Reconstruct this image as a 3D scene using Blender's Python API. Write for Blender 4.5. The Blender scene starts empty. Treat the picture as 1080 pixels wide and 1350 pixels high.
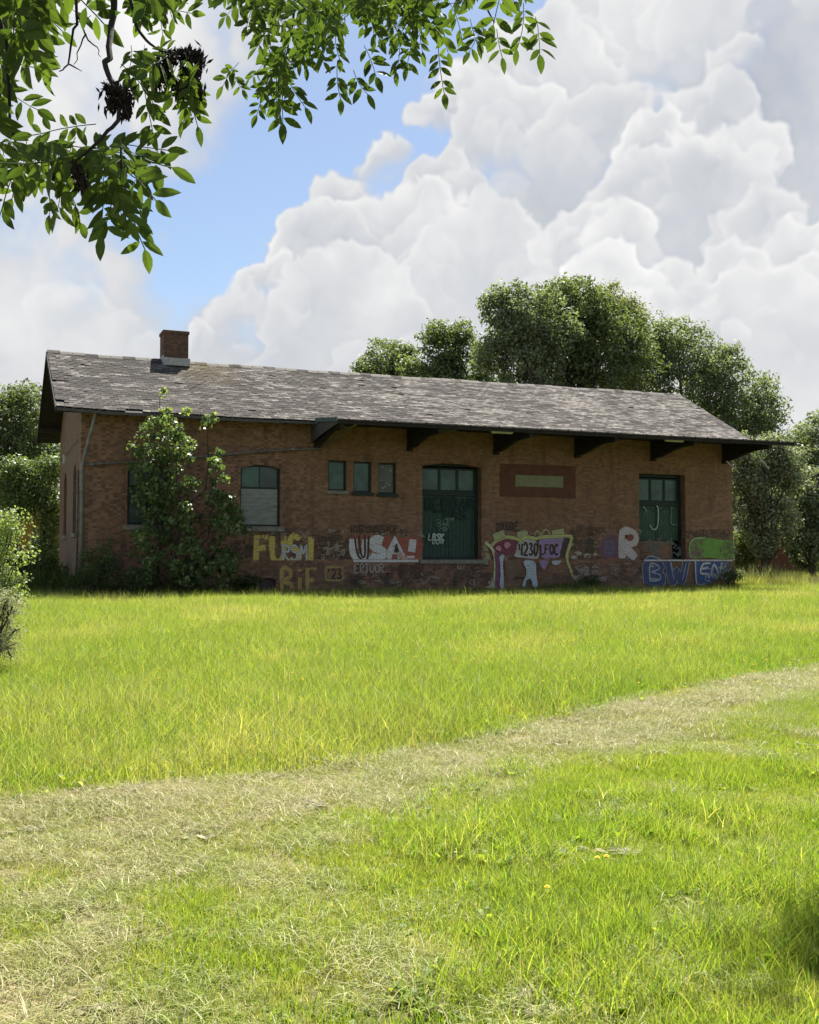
import bpy, bmesh, math, random
import numpy as np
from mathutils import Vector, Matrix
from mathutils.geometry import tessellate_polygon

# ---------------------------------------------------------------- camera, light, exposure
SC = bpy.context.scene
COL = SC.collection
HEAD = math.radians(22.2)          # camera heading, clockwise from +y (the wall runs along +x)
CP = np.array([-3.09, -33.74, 1.14])
FPX = 1425.0
PITCH = math.atan(62 / FPX)
cam_d = bpy.data.cameras.new("camera")
cam = bpy.data.objects.new("camera", cam_d)
COL.objects.link(cam)
cam.location = CP
cam.rotation_euler = (math.pi / 2 + PITCH, 0, -HEAD)
cam_d.sensor_fit = 'HORIZONTAL'
cam_d.sensor_width = 36.0
cam_d.lens = 36.0 * FPX / 1080.0
cam_d.clip_end = 3000
SC.camera = cam

SUN_AZ = math.radians(22.2 + 10)
SUN_EL = math.radians(57)
sd = bpy.data.lights.new("sun", 'SUN')
sd.energy = 5.0
sd.angle = math.radians(0.55)
sd.color = (1.0, 0.95, 0.86)
sun = bpy.data.objects.new("sun", sd)
COL.objects.link(sun)
sv = Vector((math.sin(SUN_AZ) * math.cos(SUN_EL), math.cos(SUN_AZ) * math.cos(SUN_EL), math.sin(SUN_EL)))
sun.rotation_euler = sv.to_track_quat('Z', 'Y').to_euler()

SC.view_settings.view_transform = 'Standard'
SC.view_settings.look = 'None'
SC.view_settings.gamma = 1.0
SC.view_settings.exposure = 1.55
SC.view_settings.use_curve_mapping = False
SC.cycles.max_bounces = 6
SC.cycles.diffuse_bounces = 3
SC.cycles.transmission_bounces = 3
SC.cycles.transparent_max_bounces = 6

# ---------------------------------------------------------------- the sky
PPD = 14                                        # cloud map pixels per degree


def tile_noise(n, cells, rng):
    """periodic smooth noise, n x n, in -1..1"""
    g = rng.standard_normal((cells, cells)).astype(np.float32)
    x = np.arange(n) * cells / n
    i = np.floor(x).astype(int)
    f = (x - i).astype(np.float32)
    w = [(-f**3 + 3*f**2 - 3*f + 1) / 6, (3*f**3 - 6*f**2 + 4) / 6, (-3*f**3 + 3*f**2 + 3*f + 1) / 6, f**3 / 6]
    a = sum(w[k][:, None] * g[(i + k - 1) % cells] for k in range(4))
    b = sum(w[k][None, :] * a[:, (i + k - 1) % cells] for k in range(4))
    return b / (b.std() + 1e-6) * 0.5


def cloud_map():
    rng = np.random.default_rng(7)
    W, H = 360 * PPD, 90 * PPD
    T = H
    octs = [tile_noise(T, c, rng) for c in (9, 18, 36, 72, 144, 288)]
    oc2 = [tile_noise(T, c, rng) for c in (9, 18, 36, 72, 144, 288)]
    wx = octs[0] * 1.1 + octs[1] * .7 + octs[2] * .5 + octs[3] * .3 + octs[4] * .2 + octs[5] * .12
    wy = oc2[0] * 1.1 + oc2[1] * .7 + oc2[2] * .5 + oc2[3] * .3 + oc2[4] * .2 + oc2[5] * .12
    bil = np.abs(octs[2]) * 1.0 + np.abs(oc2[3]) * .7 + np.abs(octs[4]) * .5 + np.abs(oc2[5]) * .35
    fb = octs[0] + octs[1] * .6 + oc2[2] * .4 + oc2[3] * .25
    fine = oc2[2] * .7 + octs[3] * .6 + oc2[4] * .45 + octs[5] * .35
    rep = lambda a: np.tile(a, (1, 4))
    wx, wy, bil, fb = rep(wx), rep(wy), rep(bil), rep(fb)
    col = np.full((H, W), 0.80, np.float32)
    alp = np.zeros((H, W), np.float32)
    EL = ((np.arange(H) + .5) / PPD).astype(np.float32)
    AZ = ((np.arange(W) + .5) / PPD - 180).astype(np.float32)

    def ss(x):
        x = np.clip(x, 0, 1)
        return x * x * (3 - 2 * x)

    def soft(az, el, ra, re, amt, tone, rag=.5):
        j0, j1 = [int(np.clip((az + s * ra * 1.6 + 180) * PPD, 0, W)) for s in (-1, 1)]
        i0, i1 = [int(np.clip((el + s * re * 1.6) * PPD, 0, H)) for s in (-1, 1)]
        if j1 <= j0 or i1 <= i0:
            return
        s = (slice(i0, i1), slice(j0, j1))
        d = 1 - np.hypot((AZ[None, j0:j1] - az) / ra, (EL[i0:i1, None] - el) / re) + fb[s] * rag * .5
        a = ss(d * 1.3) * amt
        t = tone + fb[s] * .03 + wx[s] * .015
        col[s] = col[s] * (1 - a) + t * a
        alp[s] = alp[s] + (1 - alp[s]) * a

    def puff(az, el, r, white=.97, grey=.79, fade=1.0, crisp=.22, wp=1.0):
        R = r * 1.7
        j0, j1 = [int(np.clip((az + s * R + 180) * PPD, 0, W)) for s in (-1, 1)]
        i0, i1 = [int(np.clip((el + s * R) * PPD, 0, H)) for s in (-1, 1)]
        if j1 <= j0 or i1 <= i0:
            return
        s = (slice(i0, i1), slice(j0, j1))
        k = min(1.0, .30 + r * .25) * wp
        dx = AZ[None, j0:j1] - az + wx[s] * .55 * k
        dy = EL[i0:i1, None] - el + wy[s] * .55 * k
        q = np.hypot(dx, dy)
        F = r * 1.12 - q - (bil[s] - .9) * .5 * k
        up = np.clip((dy * .93 - dx * .25) / r * .5 + .5, 0, 1)
        a = ss(F / crisp) * ss((up - .15) * 1.9) * fade
        rim = np.exp(-np.clip(F, 0, None) / (.35 + .30 * r)) * ss(up * 1.5 - .25)
        t = grey + (white - grey) * np.clip(rim * .95 + .05 - .16 * (bil[s] - .9) + .10 * fb[s], 0, 1.05)
        col[s] = col[s] * (1 - a) + t * a
        alp[s] = alp[s] + (1 - alp[s]) * a

    def P(px, py):
        x, y = (px - 540) / FPX, (675 - py) / FPX
        d = np.array([x, math.cos(PITCH) - y * math.sin(PITCH), math.sin(PITCH) + y * math.cos(PITCH)])
        return math.degrees(math.atan2(d[0], d[1])), math.degrees(math.atan2(d[2], math.hypot(d[0], d[1])))

    def group(circ, white=.97, grey=.79, kids=9):
        circ = sorted(circ, key=lambda c: c[1] - c[2])
        for (px, py, r) in circ:
            az, el = P(px, py)
            rr = r / 25.0
            puff(az, el, rr, white - rng.uniform(0, .05), grey, crisp=.34)
            for k in range(kids):
                th = rng.uniform(-.35, 1.15) * math.pi
                d = rr * rng.uniform(.3, .92)
                cr = rr * rng.uniform(.10, .50)
                puff(az + math.cos(th) * d, el + math.sin(th) * d, cr, white - rng.uniform(0, .08), grey + rng.uniform(.0, .05),
                     fade=rng.uniform(.15, .6), crisp=rng.uniform(.2, .55), wp=1.3)

    for k in range(90):
        az = rng.uniform(-180, 180)
        soft(az, rng.uniform(2, 80), rng.uniform(10, 26), rng.uniform(5, 14), rng.uniform(.2, .5) * (0.55 if -16 < az < 3 else 1), .87)
    soft(*P(1020, 120), 17, 17, 1.0, .845, .3)
    soft(*P(900, 20), 14, 8, .97, .86, .35)
    soft(*P(1000, 420), 22, 14, 1.0, .84, .2)
    soft(*P(660, 420), 19, 10, 1.0, .845, .2)
    soft(*P(420, 520), 20, 7.5, 1.0, .85, .2)
    soft(*P(-40, 380), 12, 8, 1.0, .885, .35)
    soft(*P(20, 120), 10, 9, .8, .89)
    soft(*P(200, 40), 11, 7, .72, .89)
    soft(*P(110, 500), 18, 6, 1.0, .865, .2)
    soft(*P(725, 270), 6, 4, 1.0, .85, .2)
    soft(*P(225, 190), 5, 4, .5, .88)
    soft(*P(760, 20), 5, 1.6, .6, .90)
    group([(870, 90, 95), (920, 70, 60), (800, 60, 80), (955, 110, 42)], .93, .84, 9)
    group([(590, 165, 62), (700, 165, 105), (740, 120, 68), (650, 240, 110), (770, 220, 80), (558, 165, 38), (660, 100, 36), (620, 130, 42), (795, 165, 40)], .95, .81, 11)
    group([(905, 205, 70), (850, 235, 62), (960, 255, 68), (1010, 310, 62), (1070, 350, 62), (910, 330, 120), (830, 285, 60)], .965, .82, 11)
    group([(480, 215, 44), (425, 268, 46), (540, 275, 66), (585, 300, 60), (400, 330, 70), (345, 385, 52), (300, 425, 44), (258, 440, 30), (500, 380, 130),
           (620, 390, 105), (440, 450, 110)], .965, .82, 11)
    group([(742, 335, 40), (775, 320, 34), (815, 355, 58), (880, 410, 60), (800, 445, 95), (940, 440, 60)], .975, .835, 11)
    group([(965, 365, 50), (1040, 355, 60), (1085, 420, 80), (1000, 450, 95), (915, 400, 34)], .96, .825, 9)
    for (px, py, r) in ((160, 350, 85), (70, 335, 110), (120, 420, 80), (190, 440, 50), (10, 440, 90), (215, 320, 45)):
        soft(*P(px, py), r / 25 * 1.2, r / 25, .75, .90, .7)
    for (px, py, r) in ((110, 395, 34), (150, 415, 30), (60, 400, 40), (180, 440, 24)):
        puff(*P(px, py), r / 25, .95, .87, fade=.45, crisp=.6)
    for k in range(46):
        az = rng.uniform(-180, 180)
        if -26 < az < 25:
            continue
        el = rng.uniform(4, 30)
        s = rng.uniform(2.5, 5.5)
        soft(az, el - s * .5, s * 3, s * 1.1, .9, .83)
        for m in range(9):
            r = s * rng.uniform(.35, .8)
            a2, e2 = az + rng.uniform(-1.7, 1.7) * s, el + rng.uniform(-.4, .8) * s
            puff(a2, e2, r, .96, .82)
            for q in range(4):
                th = rng.uniform(-.2, 1.1) * math.pi
                puff(a2 + math.cos(th) * r * .7, e2 + math.sin(th) * r * .7, r * rng.uniform(.2, .4), .95, .84, fade=.5)
    # curl the whole map a little so that no round outline survives, then roughen it
    jj, ii = np.meshgrid(np.arange(W, dtype=np.float32), np.arange(H, dtype=np.float32))
    f1 = rep(octs[2] * .55 + octs[3] * .5 + octs[4] * .38 + octs[5] * .22) * (PPD * .42)
    f2 = rep(oc2[2] * .55 + oc2[3] * .5 + oc2[4] * .38 + oc2[5] * .22) * (PPD * .42)
    sx, sy = jj + f1, np.clip(ii + f2, 0, H - 1.01)
    x0, y0 = np.floor(sx).astype(np.int32), np.floor(sy).astype(np.int32)
    fx, fy = sx - x0, sy - y0
    x0 %= W
    x1 = (x0 + 1) % W
    y1 = np.minimum(y0 + 1, H - 1)

    def samp(a):
        return (a[y0, x0] * (1 - fx) + a[y0, x1] * fx) * (1 - fy) + (a[y1, x0] * (1 - fx) + a[y1, x1] * fx) * fy
    col, alp = samp(col), samp(alp)
    # the ragged fringe
    fr = rep(fine)
    edge = alp * (1 - alp) * 4
    alp = np.clip(alp + edge * fr * .55, 0, 1)
    # broad grey bellies and bright crowns, wisps
    col = col + rep(fine) * .012 + rep(fb[:, :T]) * .012

    def blur(a, r):
        for ax in (0, 1):
            pad = [(0, 0), (0, 0)]
            pad[ax] = (r + 1, r)
            c = np.cumsum(np.pad(a, pad, mode='edge' if ax == 0 else 'wrap'), axis=ax, dtype=np.float64)
            a = ((c[2 * r + 1:] - c[:-2 * r - 1]) if ax == 0 else (c[:, 2 * r + 1:] - c[:, :-2 * r - 1])) / (2 * r + 1)
        return a.astype(np.float32)
    col = col + (col - blur(col, 3)) * .5 + (col - blur(col, 16)) * .12
    col = .887 + (col - .845) * .92
    hz = np.exp(-(EL / 7.0) ** 2)[:, None]
    alp = alp + (1 - alp) * hz * .9
    col = col * (1 - hz * .4) + .85 * hz * .4
    col, alp = col.astype(np.float32), alp.astype(np.float32)
    img = bpy.data.images.new("cloud_map", W, H, alpha=True, float_buffer=False)
    img.colorspace_settings.name = 'Non-Color'
    img.alpha_mode = 'CHANNEL_PACKED'
    px = np.empty((H, W, 4), np.float32)
    px[..., 0] = px[..., 1] = px[..., 2] = np.clip(col, 0, 1)
    px[..., 3] = np.clip(alp, 0, 1)
    img.pixels.foreach_set(px.ravel())
    img.pack()
    return img


def N(nt, typ, inputs=None, **props):
    n = nt.nodes.new(typ)
    for k, v in props.items():
        setattr(n, k, v)
    for k, v in (inputs or {}).items():
        s = n.inputs[k]
        if isinstance(v, bpy.types.NodeSocket):
            nt.links.new(v, s)
        else:
            s.default_value = v
    return n


def MATH(nt, op, a, b=None, c=None, clamp=False):
    n = nt.nodes.new('ShaderNodeMath')
    n.operation = op
    n.use_clamp = clamp
    for i, v in enumerate((a, b, c)):
        if v is None:
            continue
        if isinstance(v, bpy.types.NodeSocket):
            nt.links.new(v, n.inputs[i])
        else:
            n.inputs[i].default_value = v
    return n.outputs[0]


def MIX(nt, fac, a, b, blend='MIX'):
    n = nt.nodes.new('ShaderNodeMix')
    n.data_type = 'RGBA'
    n.blend_type = blend
    for i, v in ((0, fac), (6, a), (7, b)):
        if isinstance(v, bpy.types.NodeSocket):
            nt.links.new(v, n.inputs[i])
        else:
            if i and len(v) == 3:
                v = (*v, 1)
            n.inputs[i].default_value = v
    return n.outputs[2]


def RAMP(nt, fac, lo, hi, a=0.0, b=1.0):
    n = nt.nodes.new('ShaderNodeMapRange')
    n.interpolation_type = 'SMOOTHSTEP'
    nt.links.new(fac, n.inputs[0])
    for i, v in ((1, lo), (2, hi), (3, a), (4, b)):
        n.inputs[i].default_value = v
    return n.outputs[0]


world = bpy.data.worlds.new("World")
SC.world = world
world.use_nodes = True
nt = world.node_tree
nt.nodes.clear()
sky = N(nt, 'ShaderNodeTexSky', sky_type='NISHITA', sun_disc=False)
sky.sun_elevation = SUN_EL
sky.sun_rotation = SUN_AZ
sky.air_density = 1.0
sky.dust_density = 0.6
sky.ozone_density = 1.0
SKY_STRENGTH = 0.046
CLOUD = 0.355 / SKY_STRENGTH
tc = N(nt, 'ShaderNodeTexCoord')
sep = N(nt, 'ShaderNodeSeparateXYZ', {0: tc.outputs['Generated']})
az = MATH(nt, 'ARCTAN2', sep.outputs[0], sep.outputs[1])
az = MATH(nt, 'SUBTRACT', az, HEAD)
u = MATH(nt, 'FRACT', MATH(nt, 'ADD', MATH(nt, 'DIVIDE', az, 2 * math.pi), 1.5))
v = MATH(nt, 'DIVIDE', MATH(nt, 'ARCSINE', sep.outputs[2]), math.pi / 2)
v = MATH(nt, 'MAXIMUM', v, 0.002)
v = MATH(nt, 'MINIMUM', v, 0.998)
cv = N(nt, 'ShaderNodeCombineXYZ', {0: u, 1: v})
it = N(nt, 'ShaderNodeTexImage', {0: cv.outputs[0]}, interpolation='Cubic', extension='EXTEND')
it.image = cloud_map()
t2 = MATH(nt, 'POWER', it.outputs[0], 2.6)
cc = N(nt, 'ShaderNodeCombineColor', {0: MATH(nt, 'MULTIPLY', t2, 1.0), 1: MATH(nt, 'MULTIPLY', t2, 1.0), 2: MATH(nt, 'MULTIPLY', t2, 1.0)})
tint = MIX(nt, RAMP(nt, it.outputs[0], .76, .95), (.93, .985, 1.09), (1.0, 1.0, 1.0))
cl = MIX(nt, 1.0, cc.outputs[0], tint, 'MULTIPLY')
cl = MIX(nt, 1.0, cl, (CLOUD, CLOUD, CLOUD), 'MULTIPLY')
mixc = MIX(nt, it.outputs[1], sky.outputs[0], cl)
bg = N(nt, 'ShaderNodeBackground', {0: mixc, 1: SKY_STRENGTH})
N(nt, 'ShaderNodeOutputWorld', {0: bg.outputs[0]})
world.cycles.sampling_method = 'MANUAL'
world.cycles.sample_map_resolution = 1024

# ---------------------------------------------------------------- helpers
RT = np.array([math.cos(HEAD), -math.sin(HEAD), 0])
FW = np.array([math.sin(HEAD), math.cos(HEAD), 0])
UPV = np.array([0, 0, 1.0])


def ray(px, py):
    x, y = (px - 540) / FPX, (675 - py) / FPX
    f = FW * math.cos(PITCH) + UPV * math.sin(PITCH)
    up = UPV * math.cos(PITCH) - FW * math.sin(PITCH)
    return f + RT * x + up * y


def at_depth(px, py, depth):
    d = ray(px, py)
    return CP + d * depth / np.dot(d, FW)


def on_wall(px, py, y=0.0):
    d = ray(px, py)
    p = CP + d * (y - CP[1]) / d[1]
    return p[0], p[2]


def on_gable(px, py, x=0.0):
    d = ray(px, py)
    p = CP + d * (x - CP[0]) / d[0]
    return p[1], p[2]


def ground_z(x, y):
    x = np.asarray(x, float)
    y = np.asarray(y, float)
    s = np.clip((-y - 4) / 28.0, 0, 1)
    z = -0.42 * s * s * (3 - 2 * s)
    z = z + .025 * np.sin(x * .9 + y * .35) + .02 * np.sin(x * .37 - y * .8 + 1) * np.clip((-y - 2) / 6, 0, 1)
    z = z + .012 * np.sin(x * 3.1 + y * 2.3) * np.clip((-y - 4) / 6, 0, 1)
    return z


def on_ground(px, py):
    d = ray(px, py)
    t = 5.0
    for k in range(40):
        p = CP + d * t
        t += (p[2] - float(ground_z(p[0], p[1]))) / -d[2] * .8
    return CP + d * t


def link(o, parent=None):
    COL.objects.link(o)
    if parent is not None:
        o.parent = parent
    return o


def tag(o, label=None, cat=None, group=None, kind=None):
    for k, v in (('label', label), ('category', cat), ('group', group), ('kind', kind)):
        if v:
            o[k] = v
    return o


def empty(name, loc, label, cat, group=None):
    o = bpy.data.objects.new(name, None)
    o.empty_display_size = .2
    o.location = loc
    link(o)
    return tag(o, label, cat, group)


def mesh_obj(name, verts, faces, mat, parent=None, smooth=False, local=True):
    """verts are world coordinates; a child gets them relative to its (unrotated) parent"""
    me = bpy.data.meshes.new(name)
    v = np.asarray(verts, float).reshape(-1, 3)
    if parent is not None:
        v = v - np.array(world_loc(parent))
    me.from_pydata(v.tolist(), [], [list(map(int, f)) for f in faces])
    if mat:
        me.materials.append(mat)
    if smooth:
        me.polygons.foreach_set('use_smooth', [True] * len(me.polygons))
    me.update()
    o = bpy.data.objects.new(name, me)
    return link(o, parent)


def world_loc(o):
    p = Vector(o.location)
    q = o.parent
    while q is not None:
        p = p + Vector(q.location)
        q = q.parent
    return p


class MB:
    def __init__(self):
        self.v, self.f = [], []

    def add(self, vs, fs):
        b = len(self.v)
        self.v.extend([tuple(map(float, p)) for p in vs])
        self.f.extend([tuple(i + b for i in f) for f in fs])
        return self

    def box(self, x0, x1, y0, y1, z0, z1):
        vs = [(x, y, z) for x in (x0, x1) for y in (y0, y1) for z in (z0, z1)]
        fs = [(0, 1, 3, 2), (4, 6, 7, 5), (0, 4, 5, 1), (2, 3, 7, 6), (0, 2, 6, 4), (1, 5, 7, 3)]
        return self.add(vs, fs)

    def tube(self, pts, rad, n=8, cap=True):
        pts = [Vector(p) for p in pts]
        if not hasattr(rad, '__len__'):
            rad = [rad] * len(pts)
        rings = []
        prev = None
        for i, p in enumerate(pts):
            d = (pts[min(i + 1, len(pts) - 1)] - pts[max(i - 1, 0)]).normalized()
            a = prev if prev is not None else (Vector((0, 0, 1)) if abs(d.z) < .9 else Vector((1, 0, 0)))
            a = (a - d * a.dot(d)).normalized()
            prev = a
            b = d.cross(a)
            rings.append([p + (a * math.cos(2 * math.pi * k / n) + b * math.sin(2 * math.pi * k / n)) * rad[i] for k in range(n)])
        vs = [q for r in rings for q in r]
        fs = []
        for i in range(len(pts) - 1):
            for k in range(n):
                k2 = (k + 1) % n
                fs.append((i * n + k, i * n + k2, (i + 1) * n + k2, (i + 1) * n + k))
        if cap:
            fs.append(tuple(range(n))[::-1])
            fs.append(tuple((len(pts) - 1) * n + k for k in range(n)))
        return self.add(vs, fs)

    def prism(self, poly, mapf, t0, t1):
        """poly: 2D points; mapf(a, b, t) -> 3D"""
        n = len(poly)
        vs = [mapf(a, b, t0) for a, b in poly] + [mapf(a, b, t1) for a, b in poly]
        fs = [tuple(range(n)), tuple(range(2 * n - 1, n - 1, -1))]
        fs += [(i, (i + 1) % n, n + (i + 1) % n, n + i) for i in range(n)]
        return self.add(vs, fs)

    def build(self, name, mat, parent=None, smooth=False):
        return mesh_obj(name, self.v, self.f, mat, parent, smooth)


def holed(name, outer, holes, mapf, t0, t1, mat, parent):
    loops = [[Vector((a, b, 0)) for a, b in l] for l in [outer] + holes]
    flat = [p for l in loops for p in l]
    tri = tessellate_polygon(loops)
    n = len(flat)
    vs = [mapf(p.x, p.y, t0) for p in flat] + [mapf(p.x, p.y, t1) for p in flat]
    fs = [tuple(t) for t in tri] + [tuple(i + n for i in reversed(t)) for t in tri]
    b = 0
    for l in loops:
        m = len(l)
        for i in range(m):
            j = (i + 1) % m
            fs.append((b + i, b + j, b + j + n, b + i + n))
        b += m
    o = mesh_obj(name, vs, fs, mat, parent)
    bm = bmesh.new()
    bm.from_mesh(o.data)
    bmesh.ops.recalc_face_normals(bm, faces=bm.faces)
    bm.to_mesh(o.data)
    bm.free()
    return o


# ---------------------------------------------------------------- materials
def new_mat(name):
    m = bpy.data.materials.new(name)
    m.use_nodes = True
    m.node_tree.nodes.clear()
    return m, m.node_tree


def finish(nt, color, rough=.8, bump=None, bstr=.3, bdist=.01, spec=.3, metal=0.0):
    ins = {'Base Color': color if isinstance(color, bpy.types.NodeSocket) else (*color, 1),
           'Roughness': rough, 'Specular IOR Level': spec, 'Metallic': metal}
    if bump is not None:
        b = N(nt, 'ShaderNodeBump', {'Strength': bstr, 'Distance': bdist, 'Height': bump})
        ins['Normal'] = b.outputs[0]
    p = N(nt, 'ShaderNodeBsdfPrincipled', ins)
    N(nt, 'ShaderNodeOutputMaterial', {0: p.outputs[0]})


def wpos(nt):
    return N(nt, 'ShaderNodeNewGeometry').outputs['Position']


def noise(nt, vec, scale, detail=3, rough=.55, stretch=None):
    if stretch:
        vec = N(nt, 'ShaderNodeVectorMath', {0: vec, 1: stretch}, operation='MULTIPLY').outputs[0]
    return N(nt, 'ShaderNodeTexNoise', {'Vector': vec, 'Scale': scale, 'Detail': detail, 'Roughness': rough}).outputs[0]


def brick_nodes(nt, axis='x', paint=None, wear=.35, ground=None):
    p = wpos(nt)
    s = N(nt, 'ShaderNodeSeparateXYZ', {0: p})
    h = s.outputs[0] if axis == 'x' else s.outputs[1]
    # courses wander a little
    w = noise(nt, p, .6, 2)
    zz = MATH(nt, 'ADD', s.outputs[2], MATH(nt, 'MULTIPLY', MATH(nt, 'SUBTRACT', w, .5), .02))
    vec = N(nt, 'ShaderNodeCombineXYZ', {0: h, 1: zz}).outputs[0]
    br = N(nt, 'ShaderNodeTexBrick', {'Vector': vec, 'Color1': (.350, .180, .110, 1), 'Color2': (.220, .114, .078, 1),
           'Mortar': (.225, .170, .128, 1), 'Scale': 1.0, 'Mortar Size': .008, 'Mortar Smooth': .3, 'Bias': -.15,
           'Brick Width': .24, 'Row Height': .067}, offset=.5)
    # single burnt bricks
    col_i = MATH(nt, 'FLOOR', MATH(nt, 'DIVIDE', h, .12))
    row_i = MATH(nt, 'FLOOR', MATH(nt, 'DIVIDE', zz, .067))
    wn = N(nt, 'ShaderNodeTexWhiteNoise', {0: N(nt, 'ShaderNodeCombineXYZ', {0: col_i, 1: row_i}).outputs[0]}, noise_dimensions='2D').outputs[0]
    par = MATH(nt, 'MODULO', MATH(nt, 'ADD', MATH(nt, 'ADD', col_i, row_i), 1000), 2)
    burnt = MATH(nt, 'GREATER_THAN', MATH(nt, 'ADD', wn, MATH(nt, 'MULTIPLY', par, .22)), .80)
    near = RAMP(nt, h, 6.0, 8.5, 1.0, .35)
    c = MIX(nt, MATH(nt, 'MULTIPLY', burnt, MATH(nt, 'MULTIPLY', near, .55)), br.outputs[0], (.05, .03, .025))
    big = noise(nt, p, .55, 4, .6)
    c = MIX(nt, RAMP(nt, big, .42, .68), c, MIX(nt, .5, c, (.21, .11, .055)))
    mot = noise(nt, p, 5.0, 5, .7)
    c = MIX(nt, RAMP(nt, mot, .35, .75, 0, .55), c, (.095, .066, .046), 'MIX')
    # weathering streaks
    stx = noise(nt, p, 1.6, 4, .6, (1.6, 1.6, .25))
    c = MIX(nt, RAMP(nt, stx, .5, .75, 0, .65), c, (.06, .05, .036))
    # green algae and splash near the ground
    low = RAMP(nt, s.outputs[2], 0.0, 1.3, 1.0, 0.0)
    lown = MATH(nt, 'MULTIPLY', low, RAMP(nt, noise(nt, p, 1.5, 4, .65), .35, .7))
    c = MIX(nt, MATH(nt, 'MULTIPLY', lown, .7), c, (.06, .062, .04))
    if ground:
        c = MIX(nt, RAMP(nt, mot, .3, .7), (*ground, 1), tuple(x * .6 for x in ground))
    if paint is not None:
        wn2 = noise(nt, p, 9.0, 5, .75)
        cov = N(nt, 'ShaderNodeAttribute', attribute_name='cover').outputs['Fac']
        cov = RAMP(nt, MATH(nt, 'ADD', cov, MATH(nt, 'MULTIPLY', MATH(nt, 'SUBTRACT', noise(nt, p, 26, 4, .7), .5), .9)), .22, .62)
        m = RAMP(nt, wn2, .56 - .20 * wear, .74, .92, .25)
        pn = MIX(nt, RAMP(nt, noise(nt, p, 3.0, 3), .3, .7, 0, .35), (*paint, 1), tuple(x * .6 for x in paint))
        joint = MATH(nt, 'SUBTRACT', 1.0, MATH(nt, 'MULTIPLY', br.outputs[1], .55))
        m = MATH(nt, 'MULTIPLY', m, cov)
        c = MIX(nt, MATH(nt, 'MULTIPLY', m, joint), c, pn)
    hgt = MATH(nt, 'SUBTRACT', MATH(nt, 'MULTIPLY', mot, .4), MATH(nt, 'MULTIPLY', br.outputs[1], 1.0))
    return c, hgt


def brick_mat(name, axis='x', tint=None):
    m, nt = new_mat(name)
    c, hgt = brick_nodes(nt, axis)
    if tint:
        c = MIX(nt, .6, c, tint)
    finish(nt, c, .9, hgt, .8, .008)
    return m


PAINTS = {}


def paint_mat(col, wear=.35, ground=None):
    k = (tuple(col), wear, ground)
    if k not in PAINTS:
        if max(col) > .1:
            col = tuple(min(.75, c_ * 1.35) for c_ in col)
        m, nt = new_mat('spray_paint')
        c, hgt = brick_nodes(nt, 'x', col, wear, ground)
        finish(nt, c, .7, hgt, .8 if not ground else .1, .008)
        PAINTS[k] = m
    return PAINTS[k]


def simple_mat(name, col, rough=.8, var=.25, scale=6.0, stretch=None, bstr=.3, bdist=.005, spec=.3, metal=0., col2=None):
    m, nt = new_mat(name)
    p = wpos(nt)
    n = noise(nt, p, scale, 5, .65, stretch)
    c2 = col2 or tuple(x * (1 - var * 2) for x in col)
    c = MIX(nt, RAMP(nt, n, .3, .72), (*col, 1), (*c2, 1))
    finish(nt, c, rough, n, bstr, bdist, spec, metal)
    return m


M_BRICK = brick_mat('weathered_brick')
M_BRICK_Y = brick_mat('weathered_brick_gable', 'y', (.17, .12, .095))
M_CHIM = brick_mat('chimney_brick', 'x', (.055, .035, .032))
M_STONE = simple_mat('grey_stone', (.26, .24, .21), .9, .25, 8)
M_DARKWOOD = simple_mat('tarred_timber', (.016, .013, .014), .85, .2, 4, (1, 1, 6), col2=(.034, .028, .028))
M_GREYWOOD = simple_mat('grey_timber', (.10, .09, .08), .85, .25, 5, (3, 3, 12))
M_TEAL = simple_mat('faded_green_board', (.075, .13, .125), .6, .2, 6)
M_GREEN = simple_mat('dark_green_door_paint', (.030, .075, .055), .55, .2, 5, (4, 4, 1), col2=(.018, .040, .032))
M_GREEN2 = simple_mat('faded_green_door_paint', (.055, .105, .070), .6, .2, 5, (4, 4, 1), col2=(.032, .060, .042))
M_FRAME = simple_mat('near_black_green_frame', (.012, .028, .024), .5, .2, 5)
M_PLY = simple_mat('grey_plywood', (.27, .28, .26), .85, .15, 3, (1, 1, 4), col2=(.17, .18, .165))
M_PIPE = simple_mat('zinc_pipe', (.20, .21, .20), .5, .25, 5, spec=.5)
M_DPIPE = simple_mat('weathered_pipe', (.16, .15, .14), .6, .25, 5)
M_WHITE = simple_mat('off_white_fixture', (.52, .52, .49), .5, .1, 5)
M_PANEL = simple_mat('red_brown_render', (.14, .062, .045), .9, .15, 4)
M_SIGN = simple_mat('faded_cream_sign', (.24, .24, .15), .8, .15, 9)
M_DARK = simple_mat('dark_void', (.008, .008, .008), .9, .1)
M_LEAD = simple_mat('pale_lead_flashing', (.42, .42, .43), .6, .2, 8)
M_YELLOW = simple_mat('ochre_render', (.42, .26, .07), .9, .15, 2)
M_BARK = simple_mat('bark', (.075, .062, .05), .95, .3, 9, (1, 1, .3), bstr=.7, bdist=.03)
M_TWIG = simple_mat('dark_twig_bark', (.028, .024, .02), .9, .3, 20)


def glass_mat(name, col, col2):
    m, nt = new_mat(name)
    n = noise(nt, wpos(nt), 2.2, 4, .6)
    n2 = noise(nt, wpos(nt), 30, 3, .6)
    c = MIX(nt, RAMP(nt, n, .35, .65), (*col, 1), (*col2, 1))
    finish(nt, c, .28, n2, .05, .002, .5)
    return m


M_GLASS = glass_mat('dirty_green_glass', (.045, .115, .085), (.022, .055, .045))
M_GLASS2 = glass_mat('teal_grey_glass', (.035, .065, .06), (.02, .036, .034))
M_GLASS3 = glass_mat('mossy_glass', (.07, .085, .04), (.025, .03, .02))

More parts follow.
